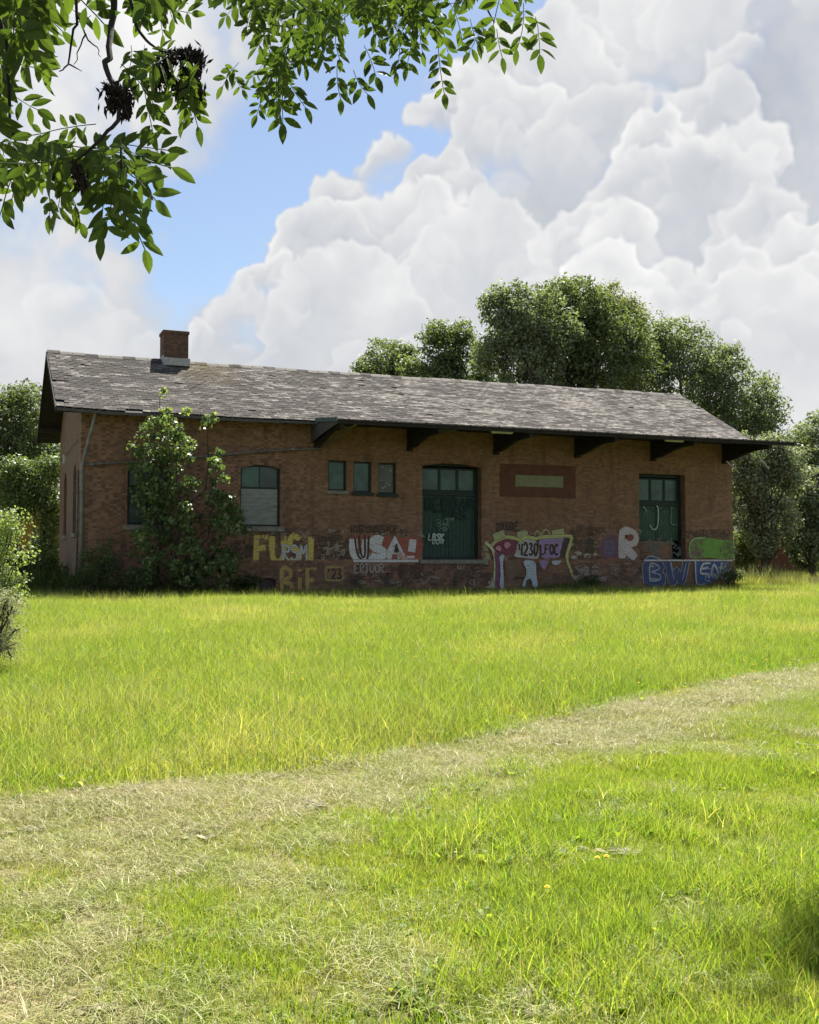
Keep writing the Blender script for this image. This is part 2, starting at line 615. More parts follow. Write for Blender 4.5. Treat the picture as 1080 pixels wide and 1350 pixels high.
EAVE = (-.62, 5.60)
RIDGE = (4.0, 8.05)
SLEN = math.hypot(RIDGE[0] - EAVE[0], RIDGE[1] - EAVE[1])
ROW, SW = .18, .25


def slate_mat():
    m, nt = new_mat('old_slate')
    p = wpos(nt)
    s = N(nt, 'ShaderNodeSeparateXYZ', {0: p})
    vy = MATH(nt, 'MULTIPLY', MATH(nt, 'SUBTRACT', s.outputs[1], EAVE[0]), SLEN / (RIDGE[0] - EAVE[0]) / ROW)
    row = MATH(nt, 'FLOOR', MATH(nt, 'SUBTRACT', vy, .02))
    off = MATH(nt, 'MULTIPLY', MATH(nt, 'MODULO', MATH(nt, 'ADD', row, 100), 2), .5)
    colx = MATH(nt, 'FLOOR', MATH(nt, 'ADD', MATH(nt, 'DIVIDE', MATH(nt, 'ADD', s.outputs[0], .76), SW), off))
    cell = N(nt, 'ShaderNodeCombineXYZ', {0: colx, 1: row}).outputs[0]
    wn = N(nt, 'ShaderNodeTexWhiteNoise', {0: cell}, noise_dimensions='2D').outputs[0]
    # lichen comes in runs of a few slates
    run = noise(nt, cell, .33, 3, .8, (.45, 2.6, 1))
    big = noise(nt, p, .35, 3, .6)
    lich = MATH(nt, 'ADD', MATH(nt, 'MULTIPLY', run, .75), MATH(nt, 'ADD', MATH(nt, 'MULTIPLY', wn, .09), MATH(nt, 'MULTIPLY', big, .25)))
    edge = noise(nt, p, 9, 5, .7)
    lich = MATH(nt, 'ADD', lich, MATH(nt, 'MULTIPLY', MATH(nt, 'SUBTRACT', edge, .5), .35))
    right = RAMP(nt, s.outputs[0], 2, 24, 0, .07)
    lich = MATH(nt, 'ADD', lich, right)
    c = MIX(nt, wn, (.062, .058, .054, 1), (.070, .064, .060, 1))
    c = MIX(nt, RAMP(nt, edge, .35, .7, 0, .5), c, (.036, .034, .031))
    stk = noise(nt, p, 3.2, 5, .7, (1, 3.6, 1))
    c = MIX(nt, MATH(nt, 'MULTIPLY', RAMP(nt, lich, .50, .70, 0, .95), RAMP(nt, stk, .40, .60, .15, 1)), c, (.27, .25, .23))
    # yellow lichen below the chimney
    dx = MATH(nt, 'ABSOLUTE', MATH(nt, 'SUBTRACT', s.outputs[0], 4.4))
    yl = MATH(nt, 'MULTIPLY', RAMP(nt, dx, .3, 1.6, 1, 0), RAMP(nt, s.outputs[2], 6.6, 7.9, 0, 1))
    c = MIX(nt, MATH(nt, 'MULTIPLY', yl, RAMP(nt, edge, .42, .6, 0, .75)), c, (.14, .11, .05))
    finish(nt, c, 1.0, edge, .6, .012, .05)
    return m


M_SLATE = slate_mat()


def leaf_mat(name, dark, light, trans=.42, gloss=.25, patch=.35, tr_tint=(1.2, 1.3, .55), rough=.6):
    m, nt = new_mat(name)
    a = N(nt, 'ShaderNodeAttribute', attribute_name='tint').outputs['Fac']
    n = noise(nt, wpos(nt), patch, 3, .6)
    f = MATH(nt, 'ADD', MATH(nt, 'MULTIPLY', a, .7), MATH(nt, 'MULTIPLY', MATH(nt, 'SUBTRACT', n, .35), .9), clamp=True)
    c = MIX(nt, f, (*dark, 1), (*light, 1))
    pb = N(nt, 'ShaderNodeBsdfPrincipled', {'Base Color': c, 'Roughness': rough, 'Specular IOR Level': gloss})
    tcx = MIX(nt, 1.0, c, (*tr_tint, 1), 'MULTIPLY')
    tr = N(nt, 'ShaderNodeBsdfTranslucent', {0: tcx})
    mx = N(nt, 'ShaderNodeMixShader', {0: trans, 1: pb.outputs[0], 2: tr.outputs[0]})
    N(nt, 'ShaderNodeOutputMaterial', {0: mx.outputs[0]})
    return m


M_LEAF_DARK = leaf_mat('dark_tree_leaf', (.085, .115, .060), (.20, .24, .12))
M_LEAF_OLIVE = leaf_mat('olive_birch_leaf', (.13, .145, .062), (.24, .25, .11))
M_LEAF_MID = leaf_mat('mid_tree_leaf', (.11, .14, .088), (.245, .285, .18))
M_LEAF_SILVER = leaf_mat('silvery_tree_leaf', (.11, .135, .088), (.36, .39, .29), .35, .3, .5)
M_LEAF_SAP = leaf_mat('sapling_leaf', (.055, .090, .034), (.20, .26, .11), .4, .4, 1.2, rough=.45)
M_LEAF_WEED = leaf_mat('weed_leaf', (.030, .055, .018), (.085, .12, .035), .4, .3, 1.5)
M_LEAF_PALE = leaf_mat('pale_shrub_leaf', (.17, .22, .085), (.36, .42, .19), .4, .4, 1.5)
M_LEAF_ASH = leaf_mat('ash_leaf', (.020, .040, .018), (.080, .125, .038), .42, .2, 4.5, (1.8, 1.8, .45), rough=.6)


def grass_mat(name, stops, trans=.5, scale=.8, tip=(.30, .32, .10), seed=0.0, tr_tint=(1.25, 1.2, .5)):
    """stops: three colours, from lush to dry, chosen by world-space patches"""
    m, nt = new_mat(name)
    a = N(nt, 'ShaderNodeAttribute', attribute_name='tint').outputs['Fac']
    hgt = N(nt, 'ShaderNodeAttribute', attribute_name='height').outputs['Fac']
    dry = N(nt, 'ShaderNodeAttribute', attribute_name='dry', attribute_type='INSTANCER').outputs['Fac']
    p = wpos(nt)
    n = noise(nt, p, scale, 4, .65)
    n2 = noise(nt, p, scale * 6, 3, .6)
    k = MATH(nt, 'ADD', MATH(nt, 'MULTIPLY', MATH(nt, 'SUBTRACT', n, .5), 1.3), MATH(nt, 'MULTIPLY', MATH(nt, 'SUBTRACT', n2, .5), .7))
    k = MATH(nt, 'ADD', MATH(nt, 'ADD', k, MATH(nt, 'MULTIPLY', MATH(nt, 'SUBTRACT', a, .5), 1.1)), dry, clamp=True)
    vv = N(nt, 'ShaderNodeTexWhiteNoise', {1: MATH(nt, 'MULTIPLY', a, 91.7)}, noise_dimensions='1D').outputs[0]
    c1 = MIX(nt, RAMP(nt, k, 0, .5), (*stops[0], 1), (*stops[1], 1))
    c = MIX(nt, RAMP(nt, k, .5, 1), c1, (*stops[2], 1))
    c = MIX(nt, RAMP(nt, hgt, .55, 1.0, 0, .4), c, (*tip, 1))
    c = MIX(nt, RAMP(nt, vv, .0, 1.0, .55, 0), c, (.040, .070, .014))
    pb = N(nt, 'ShaderNodeBsdfPrincipled', {'Base Color': c, 'Roughness': .5, 'Specular IOR Level': .3})
    tr = N(nt, 'ShaderNodeBsdfTranslucent', {0: MIX(nt, 1.0, c, (*tr_tint, 1), 'MULTIPLY')})
    mx = N(nt, 'ShaderNodeMixShader', {0: trans, 1: pb.outputs[0], 2: tr.outputs[0]})
    N(nt, 'ShaderNodeOutputMaterial', {0: mx.outputs[0]})
    return m


GS = ((.20, .325, .055), (.32, .415, .080), (.54, .52, .24))
M_GRASS = grass_mat('meadow_grass', GS, .6, .45)
M_GRASS_N = grass_mat('lawn_grass', ((.21, .345, .050), (.37, .46, .085), (.54, .49, .26)), .6, 1.1)
M_CLOD = grass_mat('dead_thatch', ((.16, .125, .07), (.26, .21, .12), (.36, .30, .18)), .2, 3.0, (.26, .21, .12), tr_tint=(1, 1, .9))
M_STRAW = grass_mat('dry_cuttings', ((.34, .40, .11), (.46, .45, .18), (.52, .45, .26)), .3, 1.6, (.55, .50, .28), tr_tint=(1, 1, .9))
M_SEEDG = grass_mat('seeding_meadow_grass', ((.30, .38, .09), (.42, .44, .16), (.55, .50, .28)), .5, .45)
M_WEEDG = grass_mat('wall_weeds', ((.045, .085, .016), (.085, .125, .03), (.22, .20, .10)), .4, .8)


def ground_mat():
    m, nt = new_mat('turf_soil')
    p = wpos(nt)
    n1 = noise(nt, p, .5, 4, .6)
    n2 = noise(nt, p, 7, 6, .7)
    n3 = noise(nt, p, 40, 4, .7)
    dry = N(nt, 'ShaderNodeAttribute', attribute_name='dry').outputs['Fac']
    g = MIX(nt, RAMP(nt, n2, .35, .65), (.035, .050, .012, 1), (.10, .12, .03, 1))
    st = MIX(nt, RAMP(nt, n3, .35, .65), (.09, .065, .035, 1), (.38, .32, .17, 1))
    st = MIX(nt, RAMP(nt, n2, .50, .72, 0, .7), st, (.07, .045, .025))
    k = MATH(nt, 'ADD', dry, MATH(nt, 'MULTIPLY', MATH(nt, 'SUBTRACT', n1, .5), .6), clamp=True)
    c = MIX(nt, k, g, st)
    finish(nt, c, .95, n3, .6, .02, .1)
    return m


M_GROUND = ground_mat()

# ---------------------------------------------------------------- ground sheet and grass
EDGE_PX = [(-260, 1085), (-50, 1062), (0, 1052), (150, 1035), (250, 1028), (400, 1008), (540, 983), (640, 963), (700, 948),
           (800, 923), (900, 903), (1000, 888), (1080, 877), (1250, 855)]
EDGE = np.array([on_ground(*p)[:2] for p in EDGE_PX])       # front edge of the unmown meadow


def cam_xy(X, D):
    return CP[0] + X * RT[0] + D * FW[0], CP[1] + X * RT[1] + D * FW[1]


def to_cam(x, y):
    dx, dy = x - CP[0], y - CP[1]
    return dx * RT[0] + dy * RT[1], dx * FW[0] + dy * FW[1]


EC = np.array([to_cam(*p) for p in EDGE])
PATCH = np.array([to_cam(*on_ground(*p)[:2]) for p in ((925, 978), (985, 975), (1080, 955), (1180, 940), (1180, 905), (1080, 918), (985, 940), (935, 962))])


def inside(poly, X, D):
    r = np.zeros(len(X), bool)
    j = len(poly) - 1
    for i in range(len(poly)):
        xi, yi = poly[i]
        xj, yj = poly[j]
        c = ((yi > D) != (yj > D)) & (X < (xj - xi) * (D - yi) / (yj - yi + 1e-12) + xi)
        r ^= c
        j = i
    return r


def vnoise(x, y, s, seed=0):
    x, y = np.asarray(x) * s, np.asarray(y) * s
    i, j = np.floor(x).astype(np.int64), np.floor(y).astype(np.int64)
    fx, fy = x - i, y - j
    fx, fy = fx * fx * (3 - 2 * fx), fy * fy * (3 - 2 * fy)

    def h(a, b):
        v = np.sin(a * 127.1 + b * 311.7 + seed * 74.7) * 43758.5453
        return v - np.floor(v)
    return (h(i, j) * (1 - fx) + h(i + 1, j) * fx) * (1 - fy) + (h(i, j + 1) * (1 - fx) + h(i + 1, j + 1) * fx) * fy


def fbm(x, y, s, seed=0):
    return (vnoise(x, y, s, seed) * .5 + vnoise(x, y, s * 2.1, seed + 1) * .28 + vnoise(x, y, s * 4.3, seed + 2) * .22)


def edge_dist(X, D):
    """how far beyond the mown line a point is, measured along the view"""
    return D - (np.interp(X, EC[:, 0], EC[:, 1]) + (fbm(X, D, 2.0, 9) - .5) * .35)


def dryness(X, D):
    """0 lush .. 1 straw, over the mown ground"""
    ed = edge_dist(X, D)
    far_r = np.clip((D - 8) / 4, 0, 1)
    band = np.clip((-ed - .0) / .25, 0, 1) * np.clip(1 - (-ed - 1.5 - far_r) / 1.3, 0, 1)      # swath of cuttings along the edge
    left = np.clip((.25 - X + (D - 4) * .12) / .9, 0, 1) * np.clip((8.5 - D) / 2.0, 0, 1)
    lo = np.clip((-.55 - X) / .7, 0, 1) * np.clip((5.0 - D) / .8, 0, 1)
    n = (fbm(X, D, 1.0, 3) - .5) * .9 + (fbm(X, D * .7, 3.2, 33) - .5) * 1.0
    k = .13 + np.maximum(.66 * band, left * .40) + .20 * lo + n * (1 - .35 * band)
    k = np.where(ed > 0, .12 + (fbm(X, D, .35, 5) - .5) * .7, k)
    return np.clip(k, 0, 1)


def make_ground():
    xs = np.concatenate([np.linspace(-900, -45, 12), np.linspace(-40, 60, 180), np.linspace(66, 900, 12)])
    ys = np.concatenate([np.linspace(-300, -42, 6), np.linspace(-38, 12, 150), np.linspace(16, 1500, 14)])
    X, Y = np.meshgrid(xs, ys)
    Z = ground_z(X, Y)
    far = np.clip((np.hypot(X, Y) - 60) / 300, 0, 1)
    Z = Z * (1 - far) - .1 * far
    n, m = len(ys), len(xs)
    v = np.stack([X, Y, Z], -1).reshape(-1, 3)
    i = np.arange(n * m).reshape(n, m)
    f = np.stack([i[:-1, :-1], i[:-1, 1:], i[1:, 1:], i[1:, :-1]], -1).reshape(-1, 4)
    o = mesh_obj('ground', v, f, M_GROUND, smooth=True)
    cx, cd = to_cam(v[:, 0], v[:, 1])
    a = o.data.attributes.new('dry', 'FLOAT', 'POINT')
    a.data.foreach_set('value', dryness(cx, cd).astype(np.float32))
    tag(o, kind='structure')
    return o


make_ground()


def blades(n, size, hmin, hmax, wid, rng, lean=.5, flat=0.0, seg=3, round_patch=True):
    """a patch of n curved grass blades as arrays"""
    V, F, T, Hh = [], [], [], []
    for b in range(n):
        x, y = rng.uniform(-.5, .5, 2) * size
        h = rng.uniform(hmin, hmax)
        th = rng.uniform(0, 2 * math.pi)
        ln = rng.uniform(.05, lean) * h
        if rng.random() < flat:
            z0 = rng.uniform(0.0, .03)
            L = rng.uniform(.5, 1.0) * hmax * 1.3
            path = [(x + math.cos(th) * L * t, y + math.sin(th) * L * t, z0 + .02 * math.sin(t * 3)) for t in np.linspace(0, 1, seg + 1)]
        else:
            path = [(x + math.cos(th) * ln * t ** 1.8, y + math.sin(th) * ln * t ** 1.8, h * (t - .18 * (ln / h) * t * t)) for t in np.linspace(0, 1, seg + 1)]
        fa = rng.uniform(0, math.pi)
        px_, py_ = math.cos(fa), math.sin(fa)
        w = wid * rng.uniform(.6, 1.3)
        tt = rng.random()
        base = len(V)
        for k, (a, c, d) in enumerate(path):
            t = k / seg
            ww = w * (1 - t) ** .6 * .5
            if k == seg:
                V.append((a, c, d))
                T.append(tt)
                Hh.append(1.0)
            else:
                V += [(a - px_ * ww, c - py_ * ww, d), (a + px_ * ww, c + py_ * ww, d)]
                T += [tt, tt]
                Hh += [t, t]
        for k in range(seg):
            a = base + 2 * k
            if k == seg - 1:
                F.append((a, a + 1, a + 2))
            else:
                F.append((a, a + 1, a + 3, a + 2))
    return V, F, T, Hh


def broad(n, size, L0, L1, rng, up=.5):
    """rosettes of broad weed leaves (dandelion, plantain, clover)"""
    V, F, T, Hh = [], [], [], []
    for b in range(n):
        x, y = rng.uniform(-.5, .5, 2) * size
        for q in range(rng.integers(4, 8)):
            L = rng.uniform(L0, L1)
            th = rng.uniform(0, 2 * math.pi)
            e = rng.uniform(.2, 1.0) * up
            w = L * rng.uniform(.12, .2)
            base = len(V)
            c, s = math.cos(th), math.sin(th)
            tt = rng.random()
            for t, ww in ((0, .15), (.35, .9), (.7, 1.0), (1.0, 0)):
                r = L * t * math.cos(e)
                z = .01 + L * math.sin(e) * (t - .45 * t * t)
                if t == 1.0:
                    V.append((x + c * r, y + s * r, z))
                    T.append(tt)
                    Hh.append(.5)
                else:
                    V += [(x + c * r - s * w * ww, y + s * r + c * w * ww, z), (x + c * r + s * w * ww, y + s * r - c * w * ww, z)]
                    T += [tt, tt]
                    Hh += [.3, .3]
            F += [(base, base + 1, base + 3, base + 2), (base + 2, base + 3, base + 5, base + 4), (base + 4, base + 5, base + 6)]
    return V, F, T, Hh


PROTO = {}


def proto(name, parts, mat):
    V, F, T, Hh = [], [], [], []
    for v, f, t, h in parts:
        b = len(V)
        V += v
        F += [tuple(i + b for i in q) for q in f]
        T += t
        Hh += h
    me = bpy.data.meshes.new(name)
    me.from_pydata(V, [], F)
    me.materials.append(mat)
    for nm, arr in (('tint', T), ('height', Hh)):
        at = me.attributes.new(nm, 'FLOAT', 'POINT')
        at.data.foreach_set('value', np.asarray(arr, np.float32))
    o = bpy.data.objects.new(name, me)
    return o


def scatter(name, pts, rot, scl, dry, protos, label=None):
    """ONE object: instances of the prototype patches on a point mesh"""
    col = bpy.data.collections.new(name + '_tufts')
    for p in protos:
        col.objects.link(p)
    me = bpy.data.meshes.new(name)
    me.vertices.add(len(pts))
    me.vertices.foreach_set('co', np.asarray(pts, np.float32).ravel())
    rng = np.random.default_rng(len(pts))
    for nm, arr, typ in (('rotz', rot, 'FLOAT'), ('scl', scl, 'FLOAT'), ('dry', dry, 'FLOAT'), ('pick', rng.integers(0, len(protos), len(pts)), 'INT')):
        at = me.attributes.new(nm, typ, 'POINT')
        at.data.foreach_set('value', np.asarray(arr, np.int32 if typ == 'INT' else np.float32))
    o = link(bpy.data.objects.new(name, me))
    g = bpy.data.node_groups.new(name + '_nodes', 'GeometryNodeTree')
    g.interface.new_socket('Geometry', in_out='INPUT', socket_type='NodeSocketGeometry')
    g.interface.new_socket('Geometry', in_out='OUTPUT', socket_type='NodeSocketGeometry')
    gi, go = g.nodes.new('NodeGroupInput'), g.nodes.new('NodeGroupOutput')
    ci = N(g, 'GeometryNodeCollectionInfo', {'Collection': col, 'Separate Children': True, 'Reset Children': True})

    def attr(nm, dt):
        n = g.nodes.new('GeometryNodeInputNamedAttribute')
        n.data_type = dt
        n.inputs[0].default_value = nm
        return n.outputs[0]
    rz = N(g, 'ShaderNodeCombineXYZ', {2: attr('rotz', 'FLOAT')})
    ip = N(g, 'GeometryNodeInstanceOnPoints', {'Points': gi.outputs[0], 'Instance': ci.outputs[0], 'Pick Instance': True})
    g.links.new(attr('pick', 'INT'), ip.inputs['Instance Index'])
    g.links.new(rz.outputs[0], ip.inputs['Rotation'])
    g.links.new(attr('scl', 'FLOAT'), ip.inputs['Scale'])
    g.links.new(ip.outputs[0], go.inputs[0])
    md = o.modifiers.new('scatter', 'NODES')
    md.node_group = g
    tag(o, label=label, kind='stuff')
    if label:
        o['category'] = 'grass'
    return o


def jitter_grid(x0, x1, d0, d1, step, rng):
    X, D = np.meshgrid(np.arange(x0, x1, step), np.arange(d0, d1, step))
    X = X.ravel() + rng.uniform(-.5, .5, X.size) * step
    D = D.ravel() + rng.uniform(-.5, .5, D.size) * step
    return X, D


BUILD_X0, BUILD_X1, BUILD_Y1 = 0.0, 24.0, 8.0


def outside_house(x, y, m=.0):
    return ~((x > BUILD_X0 - m) & (x < BUILD_X1 + m) & (y > -m) & (y < BUILD_Y1 + m))


def do_grass():
    rng = np.random.default_rng(11)
    # meadow beyond the mown line
    mp = [proto('meadow_tuft', [blades(400, .75, .045, .14, .0048, rng, 1.1), blades(24, .75, .12, .24, .0055, rng, 1.2), broad(6, .75, .05, .10, rng, 1.2), blades(5, .7, .22, .34, .003, rng, .9, seg=3)], M_GRASS) for k in range(4)] + [proto('seed_tuft', [blades(220, .75, .06, .17, .0055, rng, 1.0), blades(60, .75, .18, .33, .0035, rng, 1.0)], M_SEEDG)]
    P, R, S, Dr = [], [], [], []
    for (d0, d1, st) in ((6.0, 14, .22), (14, 24, .30), (24, 46, .42)):
        X, D = jitter_grid(-.42 * d1 - 1, .42 * d1 + 1, d0, d1, st, rng)
        k = (edge_dist(X, D) > 0) & (np.abs(X) < .42 * D + 1)
        X, D = X[k], D[k]
        x, y = cam_xy(X, D)
        k = outside_house(x, y)
        x, y, X, D = x[k], y[k], X[k], D[k]
        P.append(np.stack([x, y, ground_z(x, y)], -1))
        ed = edge_dist(X, D)
        S.append((.35 + .8 * fbm(X, D, .5, 2) + .75 * fbm(X, D, 2.6, 12)) * np.clip(.75 + ed * .5, .75, 1.0) * rng.uniform(.85, 1.15, len(x)))
        Dr.append(.20 + (fbm(X, D * .45, .55, 5) - .5) * 1.2 + (fbm(X, D * .5, 1.9, 15) - .5) * 1.0 + np.clip((D - 14) / 18, 0, 1) * .08)
        R.append(rng.uniform(0, 6.28, len(x)))
    # far flanks
    X, D = jitter_grid(-45, 60, 46, 110, 1.3, rng)
    k = np.abs(X) < .46 * D
    x, y = cam_xy(X[k], D[k])
    P.append(np.stack([x, y, ground_z(x, y)], -1))
    S.append(np.full(len(x), 1.8))
    Dr.append(np.full(len(x), .5))
    R.append(rng.uniform(0, 6.28, len(x)))
    # tall tongue in the mown ground at the right
    X, D = jitter_grid(2, 8, 7, 13, .16, rng)
    k = inside(PATCH, X, D)
    x, y = cam_xy(X[k], D[k])
    P.append(np.stack([x, y, ground_z(x, y)], -1))
    S.append(rng.uniform(.55, .75, len(x)))
    Dr.append(np.full(len(x), .1))
    R.append(rng.uniform(0, 6.28, len(x)))
    scatter('meadow_grass', np.concatenate(P), np.concatenate(R), np.concatenate(S), np.concatenate(Dr), mp)

    # mown ground: short turf, longer where lush
    lp = [proto('turf_tuft', [blades(330, .40, .03, .085, .0042, rng, .9), blades(40, .4, .07, .15, .004, rng, .9), broad(5, .4, .03, .07, rng, .7)], M_GRASS_N) for k in range(5)]
    X, D = jitter_grid(-5.5, 8, 3.0, 16, .125, rng)
    k = (edge_dist(X, D) < .1) & (np.abs(X) < .42 * D + .6) & ~inside(PATCH, X, D)
    X, D = X[k], D[k]
    dr = dryness(X, D)
    gap = fbm(X, D, 2.4, 44)
    keep = (rng.random(len(X)) < np.clip(1.25 - dr * .6, .5, 1)) & ((gap > .40) | (rng.random(len(X)) < .30))
    X, D, dr = X[keep], D[keep], dr[keep]
    x, y = cam_xy(X, D)
    lush = np.clip(1 - dr * 1.3, 0, 1)
    s = (.36 + .45 * lush + .5 * np.clip((X + .2) / 1.5, 0, 1) * np.clip((6.2 - D) / 2, 0, 1) * fbm(X, D, 1.2, 8)) * rng.uniform(.8, 1.2, len(X))
    scatter('turf_grass', np.stack([x, y, ground_z(x, y)], -1), rng.uniform(0, 6.28, len(x)), s, dr * .8 + .1, lp)

    # longer tussocks at the lower right
    tp = [proto('tussock', [blades(150, .28, .07, .20, .0052, rng, 1.1), broad(3, .3, .05, .10, rng, 1.2)], M_GRASS_N) for k in range(3)] + [proto('dandelion_patch', [blades(40, .3, .05, .14, .004, rng, 1.2), broad(8, .32, .045, .09, rng, 1.0)], M_GRASS_N) for k in range(2)]
    X, D = jitter_grid(-1.5, 5, 3.1, 9.5, .17, rng)
    m = np.clip((X + .35) / .9, 0, 1) * np.clip((7.6 - D + X * .5) / 2.0, 0, 1)
    k = (rng.random(len(X)) < m * np.clip(fbm(X, D, 2.3, 21) * 4.5 - 1.7, 0, 1)) & (edge_dist(X, D) < -1.4)
    X, D = X[k], D[k]
    x, y = cam_xy(X, D)
    scatter('long_tussock_grass', np.stack([x, y, ground_z(x, y)], -1), rng.uniform(0, 6.28, len(x)), rng.uniform(.5, 1.25, len(x)), fbm(X, D, 2, 4) * .5 - .05, tp)

    # cut grass lying about
    sp = [proto('cuttings', [blades(170, .35, .03, .10, .0036, rng, 1.5, flat=.8)], M_STRAW) for k in range(4)]
    X, D = jitter_grid(-5.5, 8, 3.0, 16, .14, rng)
    k = (edge_dist(X, D) < .05) & (np.abs(X) < .42 * D + .6)
    X, D = X[k], D[k]
    dr = dryness(X, D)
    k = rng.random(len(X)) < dr * .95 - .12
    X, D, dr = X[k], D[k], dr[k]
    x, y = cam_xy(X, D)
    scatter('grass_cuttings', np.stack([x, y, ground_z(x, y) + .006], -1), rng.uniform(0, 6.28, len(x)), rng.uniform(.8, 1.3, len(x)), dr * .7, sp)

    cp = [proto('thatch_clod', [broad(9, .16, .02, .05, rng, .25)], M_CLOD) for k in range(3)]
    X = rng.uniform(-4, 6, 2600)
    D = rng.uniform(3.2, 15, 2600)
    k = (edge_dist(X, D) < .05) & (np.abs(X) < .42 * D + .3) & (fbm(X, D, 1.7, 61) > .45) & (rng.random(2600) < .04 + .14 * dryness(X, D))
    X, D = X[k], D[k]
    x, y = cam_xy(X, D)
    scatter('dead_thatch', np.stack([x, y, ground_z(x, y) + .008], -1), rng.uniform(0, 6.28, len(x)), rng.uniform(.6, 2.0, len(x)), np.full(len(x), .5), cp)

    # rank weeds along the foot of the wall
    wp = [proto('weed_tuft', [blades(110, .5, .18, .50, .010, rng, .7), broad(9, .5, .10, .26, rng, 1.2)], M_WEEDG) for k in range(4)]
    X = rng.uniform(-3, 26, 900)
    Y = -.15 - np.abs(rng.normal(0, .55, 900))
    wgt = .45 + .55 * np.clip(1 - np.abs(X - 2.5) / 4.5, 0, 1) + .5 * np.exp(-((X - 16.6) / .7) ** 2) + .6 * np.clip((X - 23.4), 0, 1)
    k = (rng.random(900) < wgt) & (Y > -2.2)
    X, Y, wgt = X[k], Y[k], wgt[k]
    sc = (.35 + .75 * np.clip(wgt - .4, 0, 1)) * rng.uniform(.7, 1.3, len(X))
    d2 = np.where(X > 23, .7, .15)
    scatter('wall_foot_weeds', np.stack([X, Y, ground_z(X, Y)], -1), rng.uniform(0, 6.28, len(X)), sc, d2, wp)
    # pale seeding grass right of the house
    pp = [proto('seeding_grass', [blades(150, .8, .35, .80, .007, rng, .6)], M_STRAW if k == 0 else M_GRASS) for k in range(3)]
    X = rng.uniform(24.3, 44, 800)
    Y = rng.uniform(-1.5, 9, 800)
    scatter('tall_seeding_grass', np.stack([X, Y, ground_z(X, Y)], -1), rng.uniform(0, 6.28, 800), rng.uniform(.5, 1.0, 800), np.full(800, .75), pp)


do_grass()


# ---------------------------------------------------------------- the goods shed
shed = empty('brick_shed', (0, 0, 0), 'long derelict red brick goods shed with slate roof, canopy, chimney and graffiti', 'building')
XL, XR = -.76, 24.65
CX0 = 7.25


def arch_poly(x0, x1, z0, z1, rise, n=10):
    """opening with a segmental arch; z1 is the crown"""
    pts = [(x0, z0), (x1, z0)]
    for k in range(n + 1):
        t = k / n
        x = x1 + (x0 - x1) * t
        pts.append((x, z1 - rise * (2 * t - 1) ** 2))
    return pts


def rect(x0, x1, z0, z1):
    return [(x0, z0), (x1, z0), (x1, z1), (x0, z1)]


def ow(x0, y0, x1, y1):
    a = on_wall(x0, (y0 + y1) / 2)[0]
    b = on_wall(x1, (y0 + y1) / 2)[0]
    m = (x0 + x1) / 2
    return a, b, on_wall(m, y1)[1], on_wall(m, y0)[1]       # x0 x1 z0(bottom) z1(top)


WIN_A = ow(168, 611, 221, 692)
WIN_B = ow(317, 613, 369.5, 694)
SMALL = [ow(433, 607, 457, 647), ow(466, 608.5, 490, 649), ow(499, 610, 522.5, 651)]
DOOR1 = ow(557, 611, 635, 738)
DOOR2 = ow(843, 625, 904, 737)
HATCH = ow(343, 762, 363, 786)
VENT = ow(508, 755, 517, 759)
DOOR1 = (DOOR1[0], DOOR1[1], 1.12, DOOR1[3])
DOOR2 = (DOOR2[0], DOOR2[1], 1.12, DOOR2[3])
mapx = lambda a, b, t: (a, t, b)
mapy = lambda a, b, t: (t, a, b)
holes = [arch_poly(*WIN_A, .12), arch_poly(*WIN_B, .12)] + [rect(*s) for s in SMALL] + [arch_poly(*DOOR1, .12), rect(*DOOR2)]
PL = 1.10                                                   # top of the plinth
holed('front_wall', [(0, PL), (24.1, PL), (24.1, 5.86), (0, 5.86)], holes, mapx, 0.0, .45, M_BRICK, shed)
holed('plinth', [(-.03, -.5), (24.13, -.5), (24.13, PL), (-.03, PL)],
      [arch_poly(HATCH[0], HATCH[1], .02, HATCH[3], .08), rect(*VENT)], mapx, -.045, .45, M_BRICK, shed)
MB().box(HATCH[0] - .05, HATCH[1] + .05, .10, .14, 0, HATCH[3] + .05).build('hatch_board', M_GREYWOOD, shed)
MB().box(VENT[0] - .05, VENT[1] + .05, .12, .16, VENT[2] - .05, VENT[3] + .05).build('vent', M_DARK, shed)

# gable walls
g_far = []
gw = [((on_gable(99.5, 650)[0], on_gable(94.3, 650)[0])), ((on_gable(87.4, 660)[0], on_gable(82, 660)[0]))]
gw = [(1.35, 2.45), (4.9, 6.1)]
gz = (1.95, 4.15)
gable_outer = [(.452, -.5), (8.0, -.5), (8.0, 5.86), (4.0, 7.96), (.452, 6.12)]
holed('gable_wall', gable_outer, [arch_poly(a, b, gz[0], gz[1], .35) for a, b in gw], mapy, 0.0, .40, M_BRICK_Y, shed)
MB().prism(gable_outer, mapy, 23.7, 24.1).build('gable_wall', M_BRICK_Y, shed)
MB().box(.402, 23.698, 7.6, 8.0, -.5, 5.86).build('back_wall', M_BRICK, shed)
for a, b in gw:
    w = MB().box(.22, .26, a, b, gz[0], gz[1] + .05).build('window', M_FRAME, shed)
    for q in range(2):
        MB().box(.205, .218, a + .08 + q * (b - a) / 2, a + (q + 1) * (b - a) / 2 - .08, gz[0] + .1, gz[1] - .2).build('pane', M_GLASS2, w)
    MB().box(-.05, .20, a - .06, b + .06, gz[0] - .12, gz[0] - .003).build('sill', M_STONE, shed)

